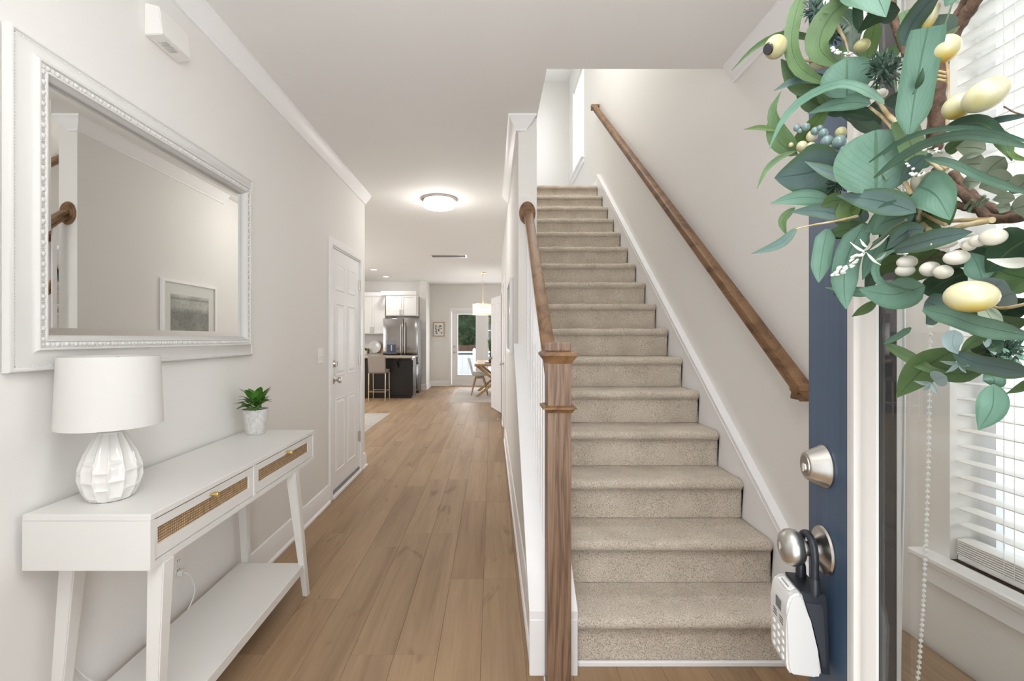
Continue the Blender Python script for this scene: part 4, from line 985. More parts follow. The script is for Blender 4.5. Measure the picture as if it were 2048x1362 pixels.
for z in (2.088, 1.848):
    bm = bmesh.new(); lathe(bm, [(.222, 0), (.232, 0), (.232, .010), (.222, .010), (.222, 0)], (chx, chy, z), 40, caps=False)
    for a in range(6): t = a*PI/3; tube(bm, [(chx, chy, z+.005), (chx+.225*math.cos(t), chy+.225*math.sin(t), z+.005)], .003, 5)
    obj('rim', bm, M['gold'], pc, smooth=40)
crm = mat('crystal', (1, .97, .9), .1, emit=(1, .94, .84), es=.32, spec=.8)
bm = bmesh.new()
for row in range(5):
    for i in range(34):
        a = (i+.5*(row % 2))*2*PI/34; c = Vector((chx+.227*math.cos(a), chy+.227*math.sin(a), 1.875+row*.048))
        r_ = bmesh.ops.create_icosphere(bm, subdivisions=1, radius=1); bmesh.ops.transform(bm, matrix=Matrix.Translation(c) @ Matrix.Rotation(a, 4, 'Z') @ Matrix.Diagonal((.007, .017, .020, 1)), verts=r_['verts'])
obj('crystals', bm, crm, pc, fix=False, kind='stuff')
for a in range(4):
    t = a*PI/2+.4; bm = bmesh.new(); ball(bm, (chx+.09*math.cos(t), chy+.09*math.sin(t), 1.97), .025, .025, .035, 12, 8); obj('bulb', bm, M['bulb'], pc, smooth=180, fix=False)
# ---- dining table
tx0, tx1, ty0, ty1 = -.385, .565, 10.30, 12.15
dt = thing('dining_table', 'rustic wooden dining table on crossed plank legs', 'table', (.09, 11.2, 0))
for i in range(5):
    w = (tx1-tx0)/5; bm = bmesh.new(); box(bm, tx0+i*w+.001, tx0+(i+1)*w-.001, ty0, ty1, .705, .755, bev=.003); obj('top_plank', bm, M['tablewood'], dt)
for yy in (10.58, 11.75):
    for s in (-1, 1):
        xc = .09; bm = bmesh.new(); x0, x1 = xc-s*.42, xc+s*.42; w = .048
        hexa(bm, [(x0-w, yy+s*.026-.025, .012), (x0+w, yy+s*.026-.025, .012), (x0+w, yy+s*.026+.024, .012), (x0-w, yy+s*.026+.024, .012), (x1-w, yy+s*.026-.025, .70), (x1+w, yy+s*.026-.025, .70), (x1+w, yy+s*.026+.024, .70), (x1-w, yy+s*.026+.024, .70)]); obj('crossed_leg', bm, M['tablewood'], dt)
bm = bmesh.new(); box(bm, .06, .12, 10.60, 11.75, .32, .38); obj('stretcher', bm, M['tablewood'], dt)
tr = thing('table_tray', 'small dark tray with brown pot at the near end of the dining table', 'tray', (-.05, 10.75, .755))
bm = bmesh.new(); box(bm, -.16, .18, 10.62, 10.95, .756, .772, bev=.004); obj('tray_base', bm, mat('dark_wood_tray', (.10, .05, .03), .5), tr)
bm = bmesh.new(); lathe(bm, [(0, 0), (.04, 0), (.055, .04), (.04, .085), (.045, .10), (0, .10)], (-.03, 10.75, .773), 20); obj('pot', bm, mat('brown_pot', (.14, .06, .035), .3), tr, smooth=40)
va_ = thing('flower_vase', 'glass vase of green stems standing on the dining table behind the open door', 'vase', (-.045, 11.3, .755))
bm = bmesh.new(); lathe(bm, [(0, 0), (.04, 0), (.05, .05), (.035, .16), (.045, .22), (.042, .22), (.03, .16), (.044, .05), (.03, .01), (0, .01)], (-.02, 11.3, .756), 24); obj('vase_body', bm, mat('dark_green_glass', (.05, .08, .06), .1), va_, smooth=40)
rr = random.Random(9)
for k in range(22):
    a = rr.uniform(0, 6.28); h = rr.uniform(.25, .5); c = Vector((-.02, 11.3, .95)); p2 = c+Vector((math.cos(a)*.07, math.sin(a)*.07, h*.6)); p3 = p2+Vector((math.cos(a)*.06, math.sin(a)*.06, h*.2))
    bm = bmesh.new(); leaf_mesh(bm, [c, p2, p3], .035, 'ovate', (math.cos(a), math.sin(a), .6), .1, 7); obj('leaf', bm, LM['g'], va_, smooth=180, fix=False)
# ---- dining chair: white shell, wooden legs, facing +X
dc = thing('dining_chair', 'white moulded shell dining chair with wooden legs left of the dining table', 'chair', (-.30, 10.95, 0))
def shell():
    bm = bmesh.new(); prof = [(-.275, .862, .17), (-.262, .80, .19), (-.225, .68, .215), (-.19, .56, .225), (-.165, .48, .225), (-.12, .44, .225), (-.02, .428, .23), (.10, .436, .225), (.18, .452, .215), (.215, .450, .19)]
    P = smooth_pts([(p[0], 0, p[1]) for p in prof], 3); Wd = smooth_pts([(p[2], 0, 0) for p in prof], 3); g = []
    for i, (p, w) in enumerate(zip(P, Wd)):
        t = i/(len(P)-1); row = []
        for j in range(13):
            v = j/6-1; up = (abs(v)**2.6)*(.085 if .3 < t < .75 else .045); fw = (abs(v)**2.2)*.07*max(0, 1-t*2)
            row.append(bm.verts.new((p.x+fw, v*w.x, p.z+up*min(1, t*3)-(abs(v)**3*.03 if t < .12 else 0))))
        g.append(row)
    for a, b in zip(g, g[1:]):
        for j in range(12): bm.faces.new((a[j], a[j+1], b[j+1], b[j]))
    bmesh.ops.solidify(bm, geom=list(bm.faces), thickness=.010)
    for v in bm.verts: v.co = Vector((v.co.x*1.0-.30, v.co.y+10.95, v.co.z))
    return bm
obj('seat_shell', shell(), M['plastic'], dc, smooth=60)
bm = bmesh.new(); box(bm, -.40, -.18, 10.83, 11.07, .39, .425, bev=.01); obj('seat_base', bm, M['tablewood'], dc, smooth=40)
for sx in (-1, 1):
    for sy_ in (-1, 1):
        bm = bmesh.new(); x0, y0 = -.29+sx*.09, 10.95+sy_*.10; x1, y1 = -.29+sx*.19, 10.95+sy_*.20
        tube(bm, [(x0, y0, .40), ((x0*.6+x1*.4), (y0*.6+y1*.4), .26), (x1, y1, .012)], [.026, .022, .012], 10); obj('leg', bm, M['tablewood'], dc, smooth=50)
# ---- outdoors beyond the patio doors
o = B('patio_slab', mat('patio_concrete', (.45, .44, .42), .9), None, -6, 6, Yfar+.11, 30, -.25, -.02, kind='structure')
fm_ = mat('brown_fence_wood', (.16, .085, .055), .85)
fn = thing('wood_fence', 'reddish brown board fence behind the white vinyl fence outside', 'fence', (-1, 19.5, 0))
for i in range(24): bm = bmesh.new(); box(bm, -5+i*.31, -4.7+i*.31, 19.5, 19.53, 0, 1.02+.02*(i % 3), bev=.004); obj('board', bm, fm_, fn)
vf = thing('vinyl_fence', 'white vinyl panel fence outside the patio door', 'fence', (-1, 16.5, 0))
for i in range(30): bm = bmesh.new(); box(bm, -4.4+i*.21, -4.4+i*.21+.205, 16.5, 16.53, 0, .74, bev=.003); obj('board', bm, M['vinyl'], vf)
bm = bmesh.new(); box(bm, -4.4, 1.9, 16.46, 16.57, .80, .86, bev=.004); obj('top_rail', bm, M['vinyl'], vf)
bm = bmesh.new(); box(bm, -4.4, 1.9, 16.50, 16.53, .74, .80); obj('shadow_gap', bm, mat('fence_grey', (.10, .11, .13), .7), vf)
for x in (-2.9, -.62, 1.6): bm = bmesh.new(); box(bm, x-.06, x+.06, 16.44, 16.57, 0, .92, bev=.004); prism(bm, [(x-.07, .92), (x+.07, .92), (x, .98)], 'y', 16.44, 16.58); obj('post', bm, M['vinyl'], vf)
tm = mat('tree_foliage', (.07, .15, .04), .7); t = NT(tm); oi = t.noise(t.coord(), 3.0, 2); t.col(t.ramp(oi, [(.35, (.012, .035, .009)), (.6, (.05, .115, .028)), (.75, (.12, .21, .06))]))
for i, (x, y, s, lb) in enumerate(((-8.6, 24, 2.6, 'broad green tree behind the fence, farthest left outside'), (-1.0, 25.5, 3.0, 'broad green tree behind the fence, seen through the patio door glass'), (5.0, 23.5, 2.4, 'broad green tree behind the fence, farthest right outside'))):
    tr_ = thing('leafy_tree', lb, 'tree', (x, y, 0), 'trees beyond the fence'); rr = random.Random(i)
    bm = bmesh.new(); tube(bm, [(x, y, -.2), (x+.1, y, 1.5), (x, y+.1, 3.2)], [.2, .16, .1], 10); obj('trunk', bm, M['bench'], tr_, smooth=60)
    bm = bmesh.new()
    r_ = bmesh.ops.create_icosphere(bm, subdivisions=4, radius=1)
    for v_ in r_['verts']:
        d = v_.co.copy(); v_.co = Vector((x, y, 2.7))+Vector((d.x*s, d.y*s*.8, d.z*s*.95))*(.80+.1*math.sin(d.x*9+d.z*7)*math.sin(d.y*8+d.z*11)+.04*math.sin(d.x*31)*math.sin(d.z*29))
    for k in range(3600):
        d = Vector((rr.gauss(0, 1), rr.gauss(0, 1), rr.gauss(0, 1))).normalized(); lump = 1+.18*math.sin(d.x*7+i)*math.sin(d.z*8)+.1*math.sin(d.y*11)
        c = Vector((x, y, 2.7))+Vector((d.x*s, d.y*s*.8, d.z*s*.95))*lump*rr.uniform(.75, 1); q = rr.uniform(.09, .19)
        u = Vector((rr.gauss(0, 1), rr.gauss(0, 1), rr.gauss(0, 1))).normalized(); v = u.orthogonal().normalized()
        bm.faces.new([bm.verts.new(c+u*q), bm.verts.new(c+v*q*.6), bm.verts.new(c-u*q), bm.verts.new(c-v*q*.6)])
    obj('foliage', bm, tm, tr_, fix=False, kind='stuff')
# ================================================================== THE OPEN BLUE FRONT DOOR
E = Vector((.546, .810, 0)); Dd = Vector((-.208, -.978, 0)).normalized(); Dn = Vector((-.978, .208, 0)).normalized()
DM = Matrix(((Dd.x, Dn.x, 0, E.x), (Dd.y, Dn.y, 0, E.y), (0, 0, 1, 0), (0, 0, 0, 1)))
def dobj(nm, bm, m, par, **k):            # built in door space: x along the door, y out of its outer face, z up
    bmesh.ops.transform(bm, matrix=DM, verts=bm.verts); return obj(nm, bm, m, par, **k)
DW_, TH = .914, .044
fd_ = thing('door_6', None, None, (E.x, E.y, 0)); fd_['kind'] = 'structure'
g0, g1, ga, gb = .30, 1.90, .200, .714          # glass opening
bm = bmesh.new()
box(bm, 0, .142, -TH, 0, .01, 2.04); box(bm, .772, DW_, -TH, 0, .01, 2.04); box(bm, .142, .772, -TH, 0, .01, .245); box(bm, .142, .772, -TH, 0, 1.955, 2.04)
dobj('door_slab', bm, M['blue'], fd_, label='navy blue painted face')
fprof = [(0, 0), (0, .007), (.004, .010), (.012, .010), (.016, .013), (.030, .0145), (.036, .010), (.040, .010), (.050, .006), (.058, .002), (.058, -.001)]
cream = paint('lite_frame_white', (.80, .785, .76), .4, .02)
for side, nm in ((1, 'lite_frame'),):
    bm = bmesh.new(); rings = []
    for sx, sz in ((0, 0), (1, 0), (1, 1), (0, 1)):
        rings.append([bm.verts.new(((.772-i if sx else .142+i), (h if side > 0 else -TH-h+.001), (1.955-i if sz else .245+i))) for i, h in fprof])
    for k in range(4):
        A, Bq = rings[k], rings[(k+1) % 4]
        for j in range(len(fprof)-1): bm.faces.new((A[j], A[j+1], Bq[j+1], Bq[j]))
    dobj(nm, bm, cream, fd_, smooth=40)
bm = bmesh.new()
for q in ((ga-.004, ga, g0, g1), (gb, gb+.004, g0, g1), (ga, gb, g0-.004, g0), (ga, gb, g1, g1+.004)): box(bm, q[0], q[1], -.021, -.001, q[2], q[3])
dobj('glass_spacer', bm, M['dark'], fd_, label='dark spacer between the two panes')
bm = bmesh.new()
for s0_, s1_ in ((ga, -1), (gb, 1)): prism(bm, [(s0_, -.0215), (s0_+s1_*.003, -.028), (s0_+s1_*.032, -TH), (s0_+s1_*.06, -TH), (s0_+s1_*.06, -.0215)], 'z', g0, g1)
dobj('glazing_stop', bm, cream, fd_)
for y in (-.002, -.020):
    bm = bmesh.new(); box(bm, ga, gb, y-.001, y+.001, g0, g1); dobj('glass_pane', bm, M['glass'], fd_)
bm = bmesh.new()
for a in range(1): box(bm, .91, .917, -.03, .0, .2, .3); box(bm, .91, .917, -.03, 0, 1.0, 1.1); box(bm, .91, .917, -.03, 0, 1.75, 1.85)
dobj('hinge', bm, M['nickel'], fd_)
for xx in (.0,):
    bm = bmesh.new(); box(bm, -.0015, .0, -.035, -.010, .93, 1.04); box(bm, -.0015, 0, -.035, -.010, 1.07, 1.17); dobj('latch_plate', bm, M['nickel'], fd_)
# deadbolt
kx = .057; bz = 1.121; kz = .987
bm = bmesh.new(); lathe(bm, [(0, 0), (.0335, 0), (.034, .003), (.032, .006), (.0225, .026), (.021, .028), (0, .028)], (kx, 0, bz), 48, (0, 1, 0)); db_ = dobj('deadbolt', bm, M['nickel'], fd_, smooth=35)
bm = bmesh.new(); lathe(bm, [(0, 0), (.0165, 0), (.016, .0015), (0, .0015)], (kx, .028, bz), 32, (0, 1, 0)); dobj('key_face', bm, mat('worn_nickel', (.40, .38, .35), .35, 1), db_, smooth=35)
bm = bmesh.new(); lathe(bm, [(0, 0), (.0075, 0), (.007, .0022), (0, .0022)], (kx, .0295, bz-.003), 24, (0, 1, 0)); box(bm, kx-.0012, kx+.0012, .0315, .0322, bz-.009, bz+.003); dobj('keyhole', bm, M['nickel'], db_, smooth=35)
# knob
bm = bmesh.new(); lathe(bm, [(0, 0), (.0365, 0), (.0375, .003), (.0355, .006), (.030, .007), (.020, .013), (.0135, .018), (.0115, .024), (.0115, .032)], (kx, 0, kz), 56, (0, 1, 0)); kb = dobj('knob_rosette', bm, M['nickel'], fd_, smooth=35)
bm = bmesh.new(); lathe(bm, [(.0115, .028), (.014, .030), (.022, .034), (.0275, .041), (.0290, .048), (.0275, .055), (.022, .0615), (.014, .065), (.009, .066), (.0085, .0648), (0, .0648)], (kx, 0, kz), 48, (0, 1, 0)); kn = dobj('door_knob', bm, mat('satin_knob', (.60, .595, .57), .33, 1), fd_, smooth=50)
bm = bmesh.new(); lathe(bm, [(.0065, 0), (.0075, .001), (.0065, .002), (0, .0012)], (kx, .0648, kz), 24, (0, 1, 0)); box(bm, kx-.001, kx+.001, .0655, .0668, kz-.005, kz+.005); dobj('keyhole', bm, M['nickel'], kn, smooth=35)
# ---- lockbox hanging from the knob
lb = thing('key_lockbox', 'white and black realtor key lockbox with keypad hanging from the blue door knob', 'lockbox', (E.x+Dd.x*kx, E.y+Dd.y*kx, .80))
S0, S1 = .020, .090
bm = bmesh.new(); prism(bm, [(.046, .931), (.0440, .925), (.0315, .888), (.0215, .842), (.0165, .815), (.0165, .806), (.006, .806), (.0085, .86), (.010, .920), (.013, .931)], 'x', S0+.002, S1-.002)
bmesh.ops.bevel(bm, geom=[e for e in bm.edges], offset=.0012, segments=2, affect='EDGES'); bk = dobj('back_housing', bm, M['black'], lb, smooth=40, label='black rubber back housing')
bm = bmesh.new(); prism(bm, [(.0405, .915), (.030, .880), (.021, .84), (.016, .818), (.012, .82), (.0135, .86), (.016, .905), (.020, .915)], 'x', S1-.003, S1-.0005)
dobj('side_recess', bm, mat('black_rubber_matte', (.028, .032, .042), .55), bk)
white_lb = mat('lockbox_white', (.66, .66, .65), .4)
bm = bmesh.new(); prism(bm, [(.0455, .929), (.0600, .925), (.0655, .912), (.0668, .890), (.0668, .812), (.064, .803), (.060, .7995), (.0235, .7995), (.0185, .803), (.0185, .816), (.0235, .842), (.0335, .888)], 'x', S0, S1)
bmesh.ops.bevel(bm, geom=[e for e in bm.edges], offset=.0035, segments=3, affect='EDGES'); wc = dobj('front_cover', bm, white_lb, lb, smooth=50, label='white plastic front cover')
bm = bmesh.new(); box(bm, .045, .066, .0662, .0675, .885, .902, bev=.0004); dobj('display', bm, mat('display_grey', (.12, .13, .15), .2), wc)
bm = bmesh.new(); hexa(bm, [(.036, .0590, .9255), (.076, .0590, .9255), (.076, .0575, .9255), (.036, .0575, .9255), (.036, .0615, .9265), (.076, .0615, .9265), (.076, .0505, .9295), (.036, .0505, .9295)]); dobj('sticker', bm, mat('sticker_white', (.9, .9, .9), .4), wc)
smk = mat('sticker_print', (.35, .35, .36), .5)
for i, (s, w_) in enumerate(((.042, .003), (.0465, .002), (.050, .003), (.0545, .0025), (.0585, .003), (.063, .002), (.0665, .003))):
    for (ta, tb, za, zb) in ((.0565, .0585, .92775, .92715),):
        bm = bmesh.new(); hexa(bm, [(s, ta, .9285), (s+w_, ta, .9285), (s+w_, tb, .9277), (s, tb, .9277), (s, ta, .9290), (s+w_, ta, .9290), (s+w_, tb, .9282), (s, tb, .9282)]); dobj('printed_mark', bm, smk, wc)
for i in range(3):
    for s in (.034, .060):
        bm = bmesh.new(); box(bm, s, s+.014, .0662, .0672, .876-i*.0042, .8775-i*.0042); dobj('speaker_slot', bm, M['dark'], wc)
for r_ in range(4):
    for c_ in range(3):
        bm = bmesh.new(); ball(bm, (.037+c_*.018, .0668, .855-r_*.0125), .0062, .0022, .0042, 14, 8); dobj('key_button', bm, white_lb, wc, smooth=180)
bm = bmesh.new(); hy = .0255
tube(bm, smooth_pts([(.034, hy, .925), (.034, hy, .965), (.034, hy, .985), (.040, hy, 1.003), (.059, hy, 1.0115), (.078, hy, 1.003), (.084, hy, .985), (.084, hy, .965), (.084, hy, .925)], 6), .0055, 14); sh = dobj('shackle', bm, M['black'], lb, smooth=60)
for s in (.034, .084):
    bm = bmesh.new(); lathe(bm, [(.0062, .930), (.0078, .930), (.0072, .948), (.0062, .952)], (s, hy, 0), 20, caps=False); lathe(bm, [(.0060, .954), (.0066, .9545), (.0060, .955)], (s, hy, 0), 20, caps=False); dobj('sleeve', bm, M['black'], sh, smooth=40)
# ---- roller shade and bead chain on the room side of the door
rs = thing('bead_chain', 'white bead chain loop of a door shade hanging behind the door glass', 'bead chain', (E.x+Dd.x*.25, E.y+Dd.y*.25, .8))
def DG(px, py, t):          # point on the plane at distance t out of the door's outer face
    rx = (px-CX)/F; nE = Dn.x*E.x+Dn.y*E.y; lam = (t+nE)/(Dn.x*rx+Dn.y); return Vector((rx*lam, lam, CH-(py-CY)/F*lam))
def chain(pxs, nm):
    P = smooth_pts([DG(*p) for p in pxs], 40); bm = bmesh.new(); d = 0; last = P[0]; n = 0; me = None
    tube(bm, P[::4], .0006, 5); obj('cord', bm, M['slat'], rs)
    for p in P:
        d += (p-last).length; last = p
        if d >= .0058:
            d = 0
            if me is None:
                bm = bmesh.new(); ball(bm, (0, 0, 0), .0026, .0026, .0026, 8, 6); o = obj('bead', bm, M['slat'], rs, smooth=180, fix=False); me = o.data; o.location = p
            elif n < 280:
                o = bpy.data.objects.new('bead', me); COL.objects.link(o); put(o, rs); o.location = p
            n += 1
chain([(1862, -250, -.075), (1862, 300, -.075), (1860, 640, -.075), (1857, 900, -.075), (1850, 1120, -.075), (1843, 1260, -.075), (1830, 1400, -.075), (1800, 1520, -.075)], 'front')
bm = bmesh.new(); tube(bm, smooth_pts([DG(1800, 1520, -.075), DG(1800, 1300, -.078), DG(1808, 900, -.078), DG(1808, 640, -.078), DG(1808, -250, -.078)], 10), .0016, 6); obj('rear_run', bm, M['slat'], rs, smooth=60)
# roller tube at the top of the door
rt = thing('roller_shade', 'rolled up white shade mounted at the top of the front door', 'roller shade', (E.x+Dd.x*.45, E.y+Dd.y*.45, 1.97))
bm = bmesh.new(); lathe(bm, [(0, 0), (.024, 0), (.024, .60), (0, .60)], (.155, -.075, 1.985), 24, (1, 0, 0)); dobj('roll', bm, M['shade'], rt, smooth=40)
bm = bmesh.new(); box(bm, .150, .154, -.105, -TH, 1.955, 2.015); box(bm, .760, .764, -.105, -TH, 1.955, 2.015); dobj('bracket', bm, M['plastic'], rt)
# ================================================================== WREATH
import bisect
ZX = [1440, 1600, 1700, 1870, 2048, 2200]; ZV = [.700, .640, .590, .470, .385, .30]
def zt(px):
    i = min(max(bisect.bisect(ZX, px)-1, 0), len(ZX)-2); f = (px-ZX[i])/(ZX[i+1]-ZX[i]); return ZV[i]+(ZV[i+1]-ZV[i])*f
def Wp(px, py, lay):
    z = zt(px)-lay; return Vector(((px-CX)*z/F, z, CH-(py-CY)*z/F))
wre = thing('door_wreath', 'large eucalyptus and olive wreath with cream berries hanging on the blue door', 'wreath', tuple(Wp(2048, 200, 0)))
rl = random.Random(11)
def LF(kind, c, wpx, lay, pts, tilt=None, fold=.18, cup=0, seg=12):
    """lay: (base layer, tip layer) in metres towards the viewer from the wreath's own curved body"""
    if not isinstance(lay, tuple): lay = (lay, lay+.01)
    n = len(pts); P = [Wp(p[0], p[1], lay[0]+(lay[1]-lay[0])*i/(n-1)) for i, p in enumerate(pts)]
    mid = P[n//2] if n > 2 else (P[0]+P[-1])/2; w = wpx*mid.y/F*1.12
    view = (Vector((0, 0, CH))-mid).normalized()
    bm = bmesh.new(); leaf_mesh(bm, P, w, kind, view, fold, seg, rl.uniform(-.45, .45) if tilt is None else tilt, cup)
    return obj('leaf', bm, LM[c], wre, smooth=180, fix=False)
# twig ring and branches
bark = mat('brown_bark', (.11, .065, .045), .8); t = NT(bark); n = t.noise(t.coord('Object', (60, 60, 60)), 2, 4, .7); t.col(t.ramp(n, [(.3, (.06, .036, .024)), (.7, (.19, .115, .078))])); t.bump(n, .6, .003)
straw = mat('cream_stem', (.52, .42, .24), .7); t = NT(straw); n = t.noise(t.coord(), 60, 3); t.col(t.ramp(n, [(.35, (.42, .28, .12)), (.6, (.62, .54, .34))]))
sage = mat('green_stem', (.12, .17, .10), .7)
def BR(nm, m, pts, rpx, lay):
    P = smooth_pts([Wp(p[0], p[1], lay) for p in pts], 6); n = len(P)
    rr = [((rpx[0]+(rpx[1]-rpx[0])*i/(n-1)) if isinstance(rpx, tuple) else rpx)*P[i].y/F*(1+.10*math.sin(i*1.9)) for i in range(n)]
    bm = bmesh.new(); tube(bm, P, rr, 10); return obj(nm, bm, m, wre, smooth=60)
BR('twig', bark, [(1985, -60), (1945, 10), (1915, 55), (1888, 105), (1878, 150), (1876, 200), (1877, 262), (1868, 300)], 12, .0)
BR('twig', bark, [(1960, -50), (1925, 15), (1900, 60), (1880, 110), (1872, 160), (1868, 220), (1862, 280)], 9, -.008)
BR('twig', bark, [(1778, -20), (1786, 30), (1798, 75), (1812, 110)], (8, 6), .02)
BR('twig', bark, [(1870, 338), (1892, 362), (1925, 388), (1955, 415), (1985, 438), (2060, 432)], (7, 10), .015)
BR('twig', bark, [(1905, 345), (1935, 380), (1968, 408), (2010, 425), (2060, 428)], (8, 9), -.002)
BR('twig', bark, [(1890, 402), (1925, 413), (1960, 420), (2050, 432)], (7, 8), -.006)
for a, b, c in ((1866, 145, 0), (1867, 153, 0), (1868, 161, 0)): BR('twine', straw, [(1862, b+4), (1875, b-2), (1892, b+1)], 2.6, .016)
BR('twine', straw, [(1893, 120), (1897, 180), (1893, 250)], 2.2, .012)
for x, y in ((1936, 408), (1944, 414), (1960, 400), (1966, 406)): BR('twine', sage, [(x-7, y+10), (x, y), (x+10, y-8)], 3, .022)
BR('stem', straw, [(1740, 215), (1765, 235), (1790, 262), (1812, 288)], (2.5, 4.5), .045)
BR('stem', straw, [(1755, 200), (1775, 228), (1796, 248), (1806, 268), (1830, 300)], (3, 8), .046)
BR('stem', straw, [(1828, 252), (1840, 272), (1848, 285)], 4, .04)
BR('stem', straw, [(1858, 320), (1872, 330), (1888, 342)], 5, .03); BR('stem', straw, [(1866, 316), (1880, 326), (1894, 338)], 4, .03)
BR('stem', straw, [(1780, 372), (1800, 388), (1822, 405), (1832, 418)], (3, 6), .045)
BR('stem', straw, [(1810, 365), (1824, 392), (1838, 415), (1838, 440), (1858, 460)], (4, 5), .044)
BR('stem', straw, [(1833, 425), (1838, 450), (1858, 463), (1885, 463), (1925, 452), (1985, 440)], (4, 6), .04)
BR('stem', straw, [(1846, 428), (1868, 440), (1892, 450)], 3.5, .042)
BR('stem', straw, [(1898, 442), (1940, 440), (1985, 438)], 4, .03)
BR('stem', straw, [(1715, 432), (1672, 442), (1625, 450), (1590, 458)], (2.6, 1.2), .06)
BR('stem', straw, [(1572, 108), (1595, 116), (1622, 123), (1650, 130)], (1.5, 3), .05)
BR('stem', straw, [(1668, 30), (1676, 55), (1690, 80), (1697, 105)], (5, 1.2), .045)
BR('stem', straw, [(1964, 600), (1985, 612), (2010, 616), (2060, 606)], (1.8, 3.5), .045)
BR('stem', sage, [(1788, 160), (1796, 195), (1812, 232), (1822, 252)], 1.6, .06)
BR('stem', sage, [(1905, 5), (1897, 30), (1888, 55), (1880, 80)], 1.6, .05)
BR('stem', bark, [(1830, 522), (1860, 518), (1900, 505), (1950, 490), (2050, 468)], (1.5, 3), .02)
BR('stem', bark, [(2008, 213), (2030, 225), (2060, 233)], 1.5, .02)
BR('stem', sage, [(1735, 300), (1752, 330), (1775, 360)], 1.8, .062); BR('stem', sage, [(1720, 380), (1745, 330), (1780, 300)], .8, .0625)
# -- upper left group
LF('lance', 'g', 12, (.03, .05), [(1650, 84), (1605, 72), (1560, 70), (1510, 95), (1463, 141)])
LF('strap', 'g', 24, (.05, .06), [(1612, -30), (1592, 25), (1582, 85), (1594, 128), (1622, 152), (1668, 170)], .2)
LF('ovate', 'g', 40, (.02, .04), [(1662, 172), (1600, 165), (1562, 118)])
LF('lance', 's', 18, (.035, .05), [(1645, 165), (1600, 158), (1547, 182)])
LF('lance', 'g', 46, (.05, .06), [(1715, -12), (1672, 20), (1645, 60), (1640, 100), (1680, 135)], .3, .3)
LF('round', 't', 78, (.052, .06), [(1694, 195), (1694, 115)], -.1, .06, .03)
LF('ovate', 'g', 34, (.01, .02), [(1650, 215), (1620, 200), (1592, 168)])
LF('strap', 't', 16, (.07, .08), [(1770, 208), (1725, 178), (1680, 168), (1632, 184), (1590, 212), (1560, 250), (1538, 300)], .5)
LF('lance', 'g', 22, (.045, .05), [(1600, 302), (1560, 262), (1544, 225), (1562, 183)])
LF('lance', 't', 26, (.05, .055), [(1742, 208), (1700, 205), (1655, 213), (1615, 228)], .2)
LF('ovate', 'y', 30, (.035, .045), [(1590, 300), (1618, 262), (1664, 205)])
LF('ovate', 't', 78, (.06, .065), [(1700, -60), (1745, -20), (1772, 34)], .1)
LF('ovate', 'd', 36, (.04, .05), [(1800, 20), (1755, 30), (1716, 66)])
LF('lance', 'd', 34, (.02, .03), [(1674, 22), (1702, 50), (1704, 82), (1716, 112)])
LF('blunt', 'y', 26, (.015, .02), [(1752, 45), (1742, 80), (1732, 120)])
LF('strap', 'd', 16, (.045, .05), [(1718, -20), (1716, 30), (1722, 68)])
LF('lance', 'w', 10, (.05, .055), [(1650, -10), (1654, 20)])
LF('blunt', 't', 52, (.075, .08), [(1818, 268), (1828, 200), (1842, 120), (1856, 54)], .15, .22)
LF('strap', 's', 34, (.06, .065), [(1806, 92), (1820, 55), (1846, 18), (1885, -20)], -.2)
LF('round', 'd', 52, (.03, .035), [(1876, 80), (1876, 30)], .2, .08)
LF('lance', 'f', 16, (.045, .05), [(1870, 82), (1895, 72), (1920, 52)])
LF('ovate', 't', 46, (.04, .045), [(1905, -40), (1900, -5), (1890, 13)])
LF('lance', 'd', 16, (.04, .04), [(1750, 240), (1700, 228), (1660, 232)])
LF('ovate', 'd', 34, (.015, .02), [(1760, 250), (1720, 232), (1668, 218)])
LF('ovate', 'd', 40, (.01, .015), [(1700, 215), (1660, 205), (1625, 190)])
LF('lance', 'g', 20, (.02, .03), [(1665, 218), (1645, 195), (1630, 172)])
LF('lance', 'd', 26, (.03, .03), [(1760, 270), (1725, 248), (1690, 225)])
LF('blunt', 'g', 38, (.05, .055), [(1836, 330), (1822, 290), (1806, 240)], .2)
LF('ovate', 's', 36, (.062, .066), [(1780, 215), (1806, 190), (1818, 160)], .2)
# -- middle left
LF('lance', 'y', 9, (.05, .055), [(1552, 261), (1520, 255), (1487, 259)])
LF('lance', 'g', 28, (.045, .05), [(1596, 310), (1558, 285), (1545, 250), (1552, 214)], -.3)
LF('lance', 'g', 10, (.055, .07), [(1592, 302), (1560, 315), (1532, 340), (1514, 378)])
LF('ovate', 's', 98, (.055, .06), [(1690, 322), (1620, 345), (1549, 356)], -.25, .10, .02, 16)
LF('lance', 's', 22, (.07, .075), [(1708, 366), (1660, 345), (1610, 323)], .2)
LF('round', 't', 124, (.065, .07), [(1752, 388), (1752, 260)], .05, .05, .03, 18)
LF('lance', 't', 28, (.05, .06), [(1662, 400), (1600, 395), (1541, 407)], .1)
LF('lance', 's', 26, (.055, .06), [(1698, 436), (1640, 422), (1580, 424)], .2)
LF('lance', 'g', 16, (.045, .05), [(1590, 415), (1566, 440), (1573, 470)], .4)
LF('lance', 's', 46, (.072, .078), [(1832, 425), (1760, 402), (1674, 391)], .2)
LF('ovate', 'g', 30, (.06, .06), [(1690, 400), (1665, 402), (1643, 413)])
LF('round', 'y', 42, (.05, .055), [(1722, 400), (1700, 420), (1712, 436)], .1)
LF('ovate', 't', 66, (.062, .066), [(1828, 430), (1780, 440), (1730, 462)], .1, .1)
LF('ovate', 't', 60, (.058, .062), [(1822, 405), (1790, 430), (1745, 470)], -.2)
LF('lance', 's', 18, (.06, .08), [(1594, 455), (1560, 488), (1502, 508)], .3)
LF('strap', 't', 30, (.055, .06), [(1655, 458), (1645, 505), (1637, 565)], .1)
